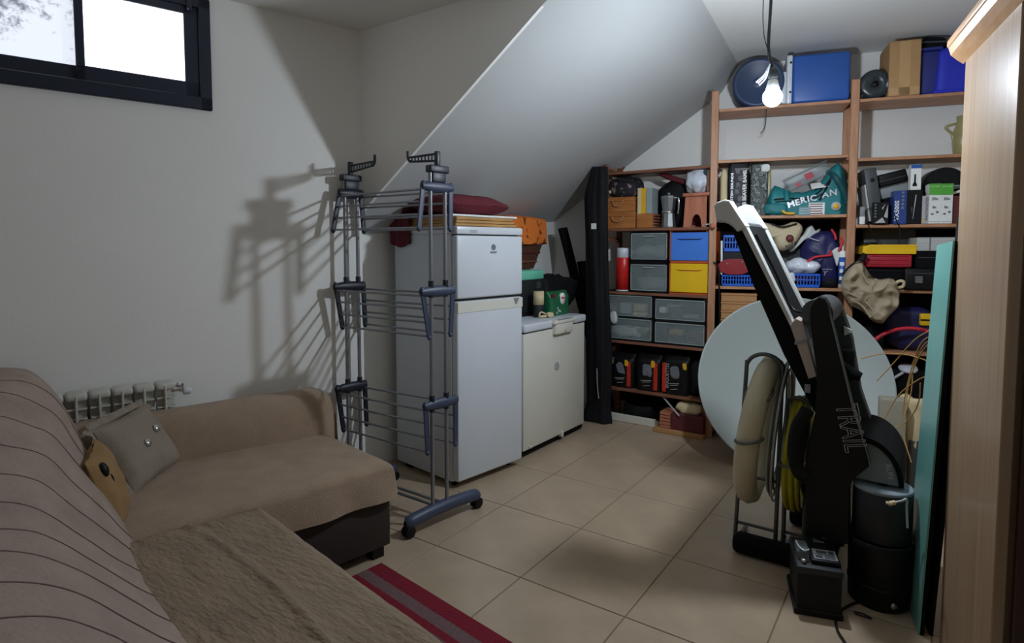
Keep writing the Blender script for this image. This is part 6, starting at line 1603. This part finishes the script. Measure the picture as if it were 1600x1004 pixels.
# ================================================================== WARDROBE
wh = 2.135; wd = .56
wt = thing('wardrobe', 'tall light wood wardrobe with dark doors at the right edge of the photo', 'wardrobe', FW.w(wd / 2, .5, 0))
build('side_panel', MB(FW).box(0, wd, 0, .03, .0, wh, r=.003, seg=1), 'beech', wt)
build('carcass', MB(FW).box(.01, wd - .03, .03, 1.18, .05, wh - .005), 'beech', wt)
build('side_panel', MB(FW).box(0, wd, 1.18, 1.21, .0, wh, r=.003, seg=1), 'beech', wt)
build('plinth', MB(FW).box(.02, wd - .05, .03, 1.18, 0, .06), 'walnut', wt)
b = MB(FW)
prc = [(-.045, wh + .045), (-.045, wh + .02), (-.038, wh - .005), (-.018, wh - .025), (0, wh - .04), (0, wh + .045)]
vs = [(-.03, p[0], p[1]) for p in prc] + [(wd + .06, p[0], p[1]) for p in prc]; n = len(prc)
b.add(vs, [tuple(range(n)), tuple(range(2 * n - 1, n - 1, -1))] + [(i, (i + 1) % n, n + (i + 1) % n, n + i) for i in range(n)]); build('cornice', b, 'beechlight', wt)
build('top', MB(FW).box(-.035, wd + .06, -.05, 1.26, wh + .02, wh + .048, r=.006), 'beechlight', wt)
for k in range(3):
    a = .045 + .39 * k
    dr = build('door', MB(FW).box(wd - .012, wd + .012, a, a + .375, .07, wh - .06, r=.004, seg=1), 'walnut', wt)
    b = MB(FW); b.tube([(wd + .03, a + .33, 1.0), (wd + .03, a + .33, 1.16)], .006, 8); b.tube([(wd + .01, a + .33, 1.01), (wd + .03, a + .33, 1.01)], .005, 6); b.tube([(wd + .01, a + .33, 1.15), (wd + .03, a + .33, 1.15)], .005, 6); build('handle', b, 'alu', dr)
q = FW.px(1513, 14, .10)
b = MB(FW).blob((.02, .10, wh + .10), (.10, .09, .06), 3, .02, 10, flat=wh + .0485, n=22)
tag(build('cloth_bundle', b, 'grey'), 'grey cloth bundle on top of the wardrobe', 'cloth')

# ================================================================== LOOSE TAN WIRES
def wire(pts, label, mat='tan_wire', r_=.0028, d=.55):
    # depths fall from the shelves towards the panel
    P = []
    for i, (x, y, dep) in enumerate(pts):
        P.append(Vector(FH.w(*[FH.px(x, y, dep)[0], dep, FH.px(x, y, dep)[1]])))
    return tag(build('wire', MB().tube(cpts(P, 6), r_, 6), mat), label, 'wire', 'tan wires behind the turquoise panel')
wire([(1352, 700, .40), (1372, 672, .50), (1400, 622, .55), (1430, 596, .50), (1452, 588, .45), (1470, 600, .30)], 'tan wire arching low from the tabletop to the turquoise panel')
wire([(1345, 560, .62), (1375, 553, .60), (1410, 553, .55), (1445, 562, .45), (1475, 580, .25)], 'tan wire crossing flat in front of the tabletop rim')
wire([(1370, 595, .58), (1398, 565, .58), (1430, 530, .5), (1462, 512, .35), (1478, 505, .2)], 'tan wire rising steeply from the tabletop to the turquoise panel')
wire([(1424, 722, .42), (1412, 680, .5), (1411, 640, .55), (1423, 580, .55), (1440, 535, .45), (1470, 518, .25)], 'tan wire hanging to the floor nearest the tabletop')
wire([(1416, 632, .52), (1420, 600, .54), (1432, 565, .5), (1448, 540, .4), (1474, 520, .22)], 'short tan wire bundled beside the white cap')
wire([(1413, 650, .5), (1424, 610, .54), (1428, 570, .55), (1446, 536, .42), (1472, 528, .2)], 'tan wire bundled behind the short one by the white cap')
wire([(1375, 672, .46), (1400, 668, .5), (1424, 650, .5), (1436, 625, .45), (1438, 598, .42)], 'tan wire looping low in front of the plaster block')

# ================================================================== THINGS ON AND BEHIND THE FREEZER
zt = ch + E1
a, _ = FC.px(830, 490, .22)
t0, t1 = FC.px(819, 430, .30)[0], FC.px(848, 430, .30)[0]
tz1 = FC.px(833, 422, .30)[1]
t = thing('terrarium', 'dark glass tank with a mint lid on the freezer behind the fridge', 'tank', FC.w((t0 + t1) / 2, .4, zt))
tb1 = FC.px(833, 437, .30)[1]
b = MB(FC).box(t0 - .06, t1, .30, .55, zt, tb1, r=.006); build('tank', b, 'socket', t)
b = MB(FC).box(t0 - .07, t1 + .008, .29, .56, tb1, tz1, r=.014); build('lid', b, 'mintlid', t)
b = MB(FC).box(t0 - .07, t1 + .008, .29, .56, zt, zt + .03, r=.004); build('base_rim', b, 'black', t)
b = MB(FC).box(t1 - .09, t1 - .03, .296, .300, tb1 - .07, tb1 - .02); build('sticker', b, 'darkgrey', t)
a0, a1, _, z1 = FC.rect(841, 453, 849, 490, .18)
t = thing('bottle', 'small dark bottle with a cream label on the freezer beside the tank', 'bottle', FC.w((a0 + a1) / 2, .2, zt)); rr = (a1 - a0) / 2 + .004
X = Matrix.Translation(((a0 + a1) / 2, .2, zt)); hb_ = z1 - zt
b = MB(FC).lathe([(rr * .9, 0), (rr, .01), (rr, hb_ * .8), (rr * .5, hb_ * .92), (rr * .45, hb_)], 20, X=X); build('body', b, 'socket', t)
b = MB(FC).lathe([(rr * 1.03, hb_ * .45), (rr * 1.03, hb_ * .95)], 20, X=X); build('label', b, 'ivory', t)
a0, a1, _, z1 = FC.rect(863, 456, 893, 492, .12)
t = thing('detergent_bag', 'green detergent pack with a white oval badge on the freezer', 'detergent', FC.w((a0 + a1) / 2, .18, zt))
def dbag(u, v):
    q = 2 * PI * u; pw = lambda c, e: math.copysign(abs(c) ** e, c); am = (a0 + a1) / 2; hw = (a1 - a0) / 2
    dd = .055 * (1 - .75 * max(0, (v - .75) / .25))
    return (am + hw * (1 - .06 * math.sin(PI * v)) * pw(math.cos(q), .4), .18 + dd * pw(math.sin(q), .5), zt + (z1 - zt) * v)
b = MB(FC).grid(dbag, 40, 16); b.box(a0 + .02, a1 - .02, .14, .22, zt, zt + .002); build('body', b, 'detergent', t)
o_ = FC.px(880, 466, .12); sc = (z1 - zt)
X = Matrix.Translation((o_[0], .128, o_[1])) @ Matrix.Rotation(PI / 2, 4, 'X') @ Matrix.Diagonal((1, 1.25, 1, 1))
b = MB(FC).lathe([(.036, -.012), (.036, .006), (.002, .006)], 28, X=X); bd2 = build('badge', b, 'paper', t)
text_mesh(bd2, 'lettering', 'PERSIL', .020, FC.w(o_[0], .121, o_[1] + .004), FC.u + Vector((0, 0, -.1)), (0, 0, 1), 'redpipe', thick=.001)
b = MB(FC).box(a0 + .012, a0 + .055, .124, .135, z1 - .045, z1 - .018); build('red_patch', b, 'darkprint', t)
b = MB(FC)
for da, dz in ((.075, .02), (.10, .035), (.085, .055), (.12, .03)): b.blob((a0 + da, .122, zt + dz), (.010, .004, .010), amp=.002, seed=da, e=(1, 1), n=10)
build('bubble_print', b, 'silver', t)
b0, b1, _, bz1 = FC.rect(850, 432, 908, 490, .32)
t = thing('bag', 'dark bag slumped behind the detergent pack on the freezer', 'bag', FC.w((b0 + b1) / 2, .4, zt))
b = MB(FC).blob(((b0 + b1) / 2, .42, (zt + bz1) / 2), ((b1 - b0) / 2, .10, (bz1 - zt) / 2), 15, .04, 9, flat=zt, n=30); build('body', b, 'blackcloth', t)
b = MB(FC).blob((b0 + .10, .325, zt + .13), (.012, .006, .006), amp=0, n=10); build('toggle', b, 'silver', t)
p = [FC.px(*q, .1) for q in ((846, 494), (852, 488), (858, 492), (850, 495), (856, 497), (862, 492))]
b = MB(FC).tube(cpts([(q[0], .12 + .02 * (i % 2), max(zt + .008, q[1])) for i, q in enumerate(p)]), .006, 8)
b.blob((p[2][0] + .01, .10, zt + .022), (.03, .02, .02), 4, .008, 18, n=14)
tag(build('plug_lead', b, 'ivory'), 'cream plug and lead lying on the freezer lid', 'cable')
# orange basket beyond the fridge, on a white sheet of board
o0, o1 = FC.px(800, 360, .45)[0], FC.px(857, 360, .45)[0]
oz1, ozm, ozb = FC.px(840, 337, .45)[1], FC.px(840, 380, .45)[1], FC.px(835, 420, .45)[1]
t = thing('covered_basket', 'tapered dark wicker basket under an orange patterned cloth behind the fridge', 'basket', FC.w((o0 + o1) / 2, .5, tz1 + E1))
sx_ = (o1 - o0) / 2 + .09; ac = o1 - sx_
def ob(u, v):
    q = 2 * PI * u; pw = lambda c, e: math.copysign(abs(c) ** e, c)
    k = 1 if v < .75 else math.cos((v - .75) / .25 * PI / 2) ** .5; w_ = .012 * math.sin(q * 7) * (1 - v)
    return (ac + (sx_ * k + w_) * pw(math.cos(q), .45), .56 + (.13 * k + w_) * pw(math.sin(q), .45), lerp(ozm, oz1, min(1, v / .75) * .82 + max(0, (v - .75) / .25) * .18) + .008 * math.sin(q * 5) * (1 - v))
b = MB(FC).grid(ob, 60, 18); build('cloth_cover', b, 'orange', t)
zb_ = tz1 + E1
def wb(u, v):
    q = 2 * PI * u; pw = lambda c, e: math.copysign(abs(c) ** e, c); k = lerp(.62, .96, v)
    return (ac + .01 + sx_ * k * pw(math.cos(q), .5), .56 + .12 * k * pw(math.sin(q), .5), lerp(zb_, ozm + .03, v))
b = MB(FC).grid(wb, 48, 8); b.grid(lambda u, v: (wb(u, 0)[0] * v + ac * (1 - v), wb(u, 0)[1] * v + .56 * (1 - v), zb_), 48, 2); build('body', b, 'wicker', t)
for k, m_ in enumerate(('wicker', 'case_red', 'wicker')):
    v = .25 + .3 * k
    b = MB(FC).tube([Vector(wb(i / 48, v)) for i in range(48)], .010, 6, closed=True); build('band', b, 'darkprint' if m_ == 'case_red' else 'pinered', t)
s0 = FC.px(838, 400, .72)[0]; s1 = FC.px(845, 400, .6)[0]
t = thing('upright_board', 'pale board standing upright behind the tank on the freezer', 'board', FC.w((s0 + s1) / 2, .61, zt))
b = MB(FC).box(.02, s1, .585, .60, zt + .0, FC.px(840, 385, .6)[1], r=.003, seg=1); build('sheet', b, 'whitecloth', t)
# black boards leaning on the alcove wall behind the freezer
def lean(label, bot, top, w_, th, mat='blackmatte'):
    P0, P1 = Vector(bot), Vector(top); ax = (P1 - P0).normalized(); sd = Vector((.18, 1, 0)); sd = (sd - ax * sd.dot(ax)).normalized(); nn = ax.cross(sd)
    R = Matrix((sd, nn, ax)).transposed().to_4x4(); R.translation = P0
    b = MB(R).box(-w_ / 2, w_ / 2, -th / 2, th / 2, 0, (P1 - P0).length, r=.003, seg=1)
    t = thing('plank', label, 'plank', P0, 'black planks behind the freezer'); build('board', b, mat, t)
def onx(x, y, X_):
    d = ray(x, y); return CAM + d * (X_ / d.x)
q1 = onx(879, 356, -2.72); lean('taller black plank leaning behind the freezer', (q1.x + .42, q1.y + .10, .012), q1, .105, .03)
q1 = onx(908, 408, -2.62)
lean('shorter black plank leaning behind the freezer next to the garment cover', (q1.x + .30, q1.y + .02, .012), q1, .10, .03)
q1 = onx(909, 402, -2.70)
b = MB().tube([q1, Vector((q1.x + .12, q1.y + .0, .012))], .014, 10)
tag(build('pipe', b, 'lightgrey'), 'pale pipe standing between the black planks and the garment cover', 'pipe')
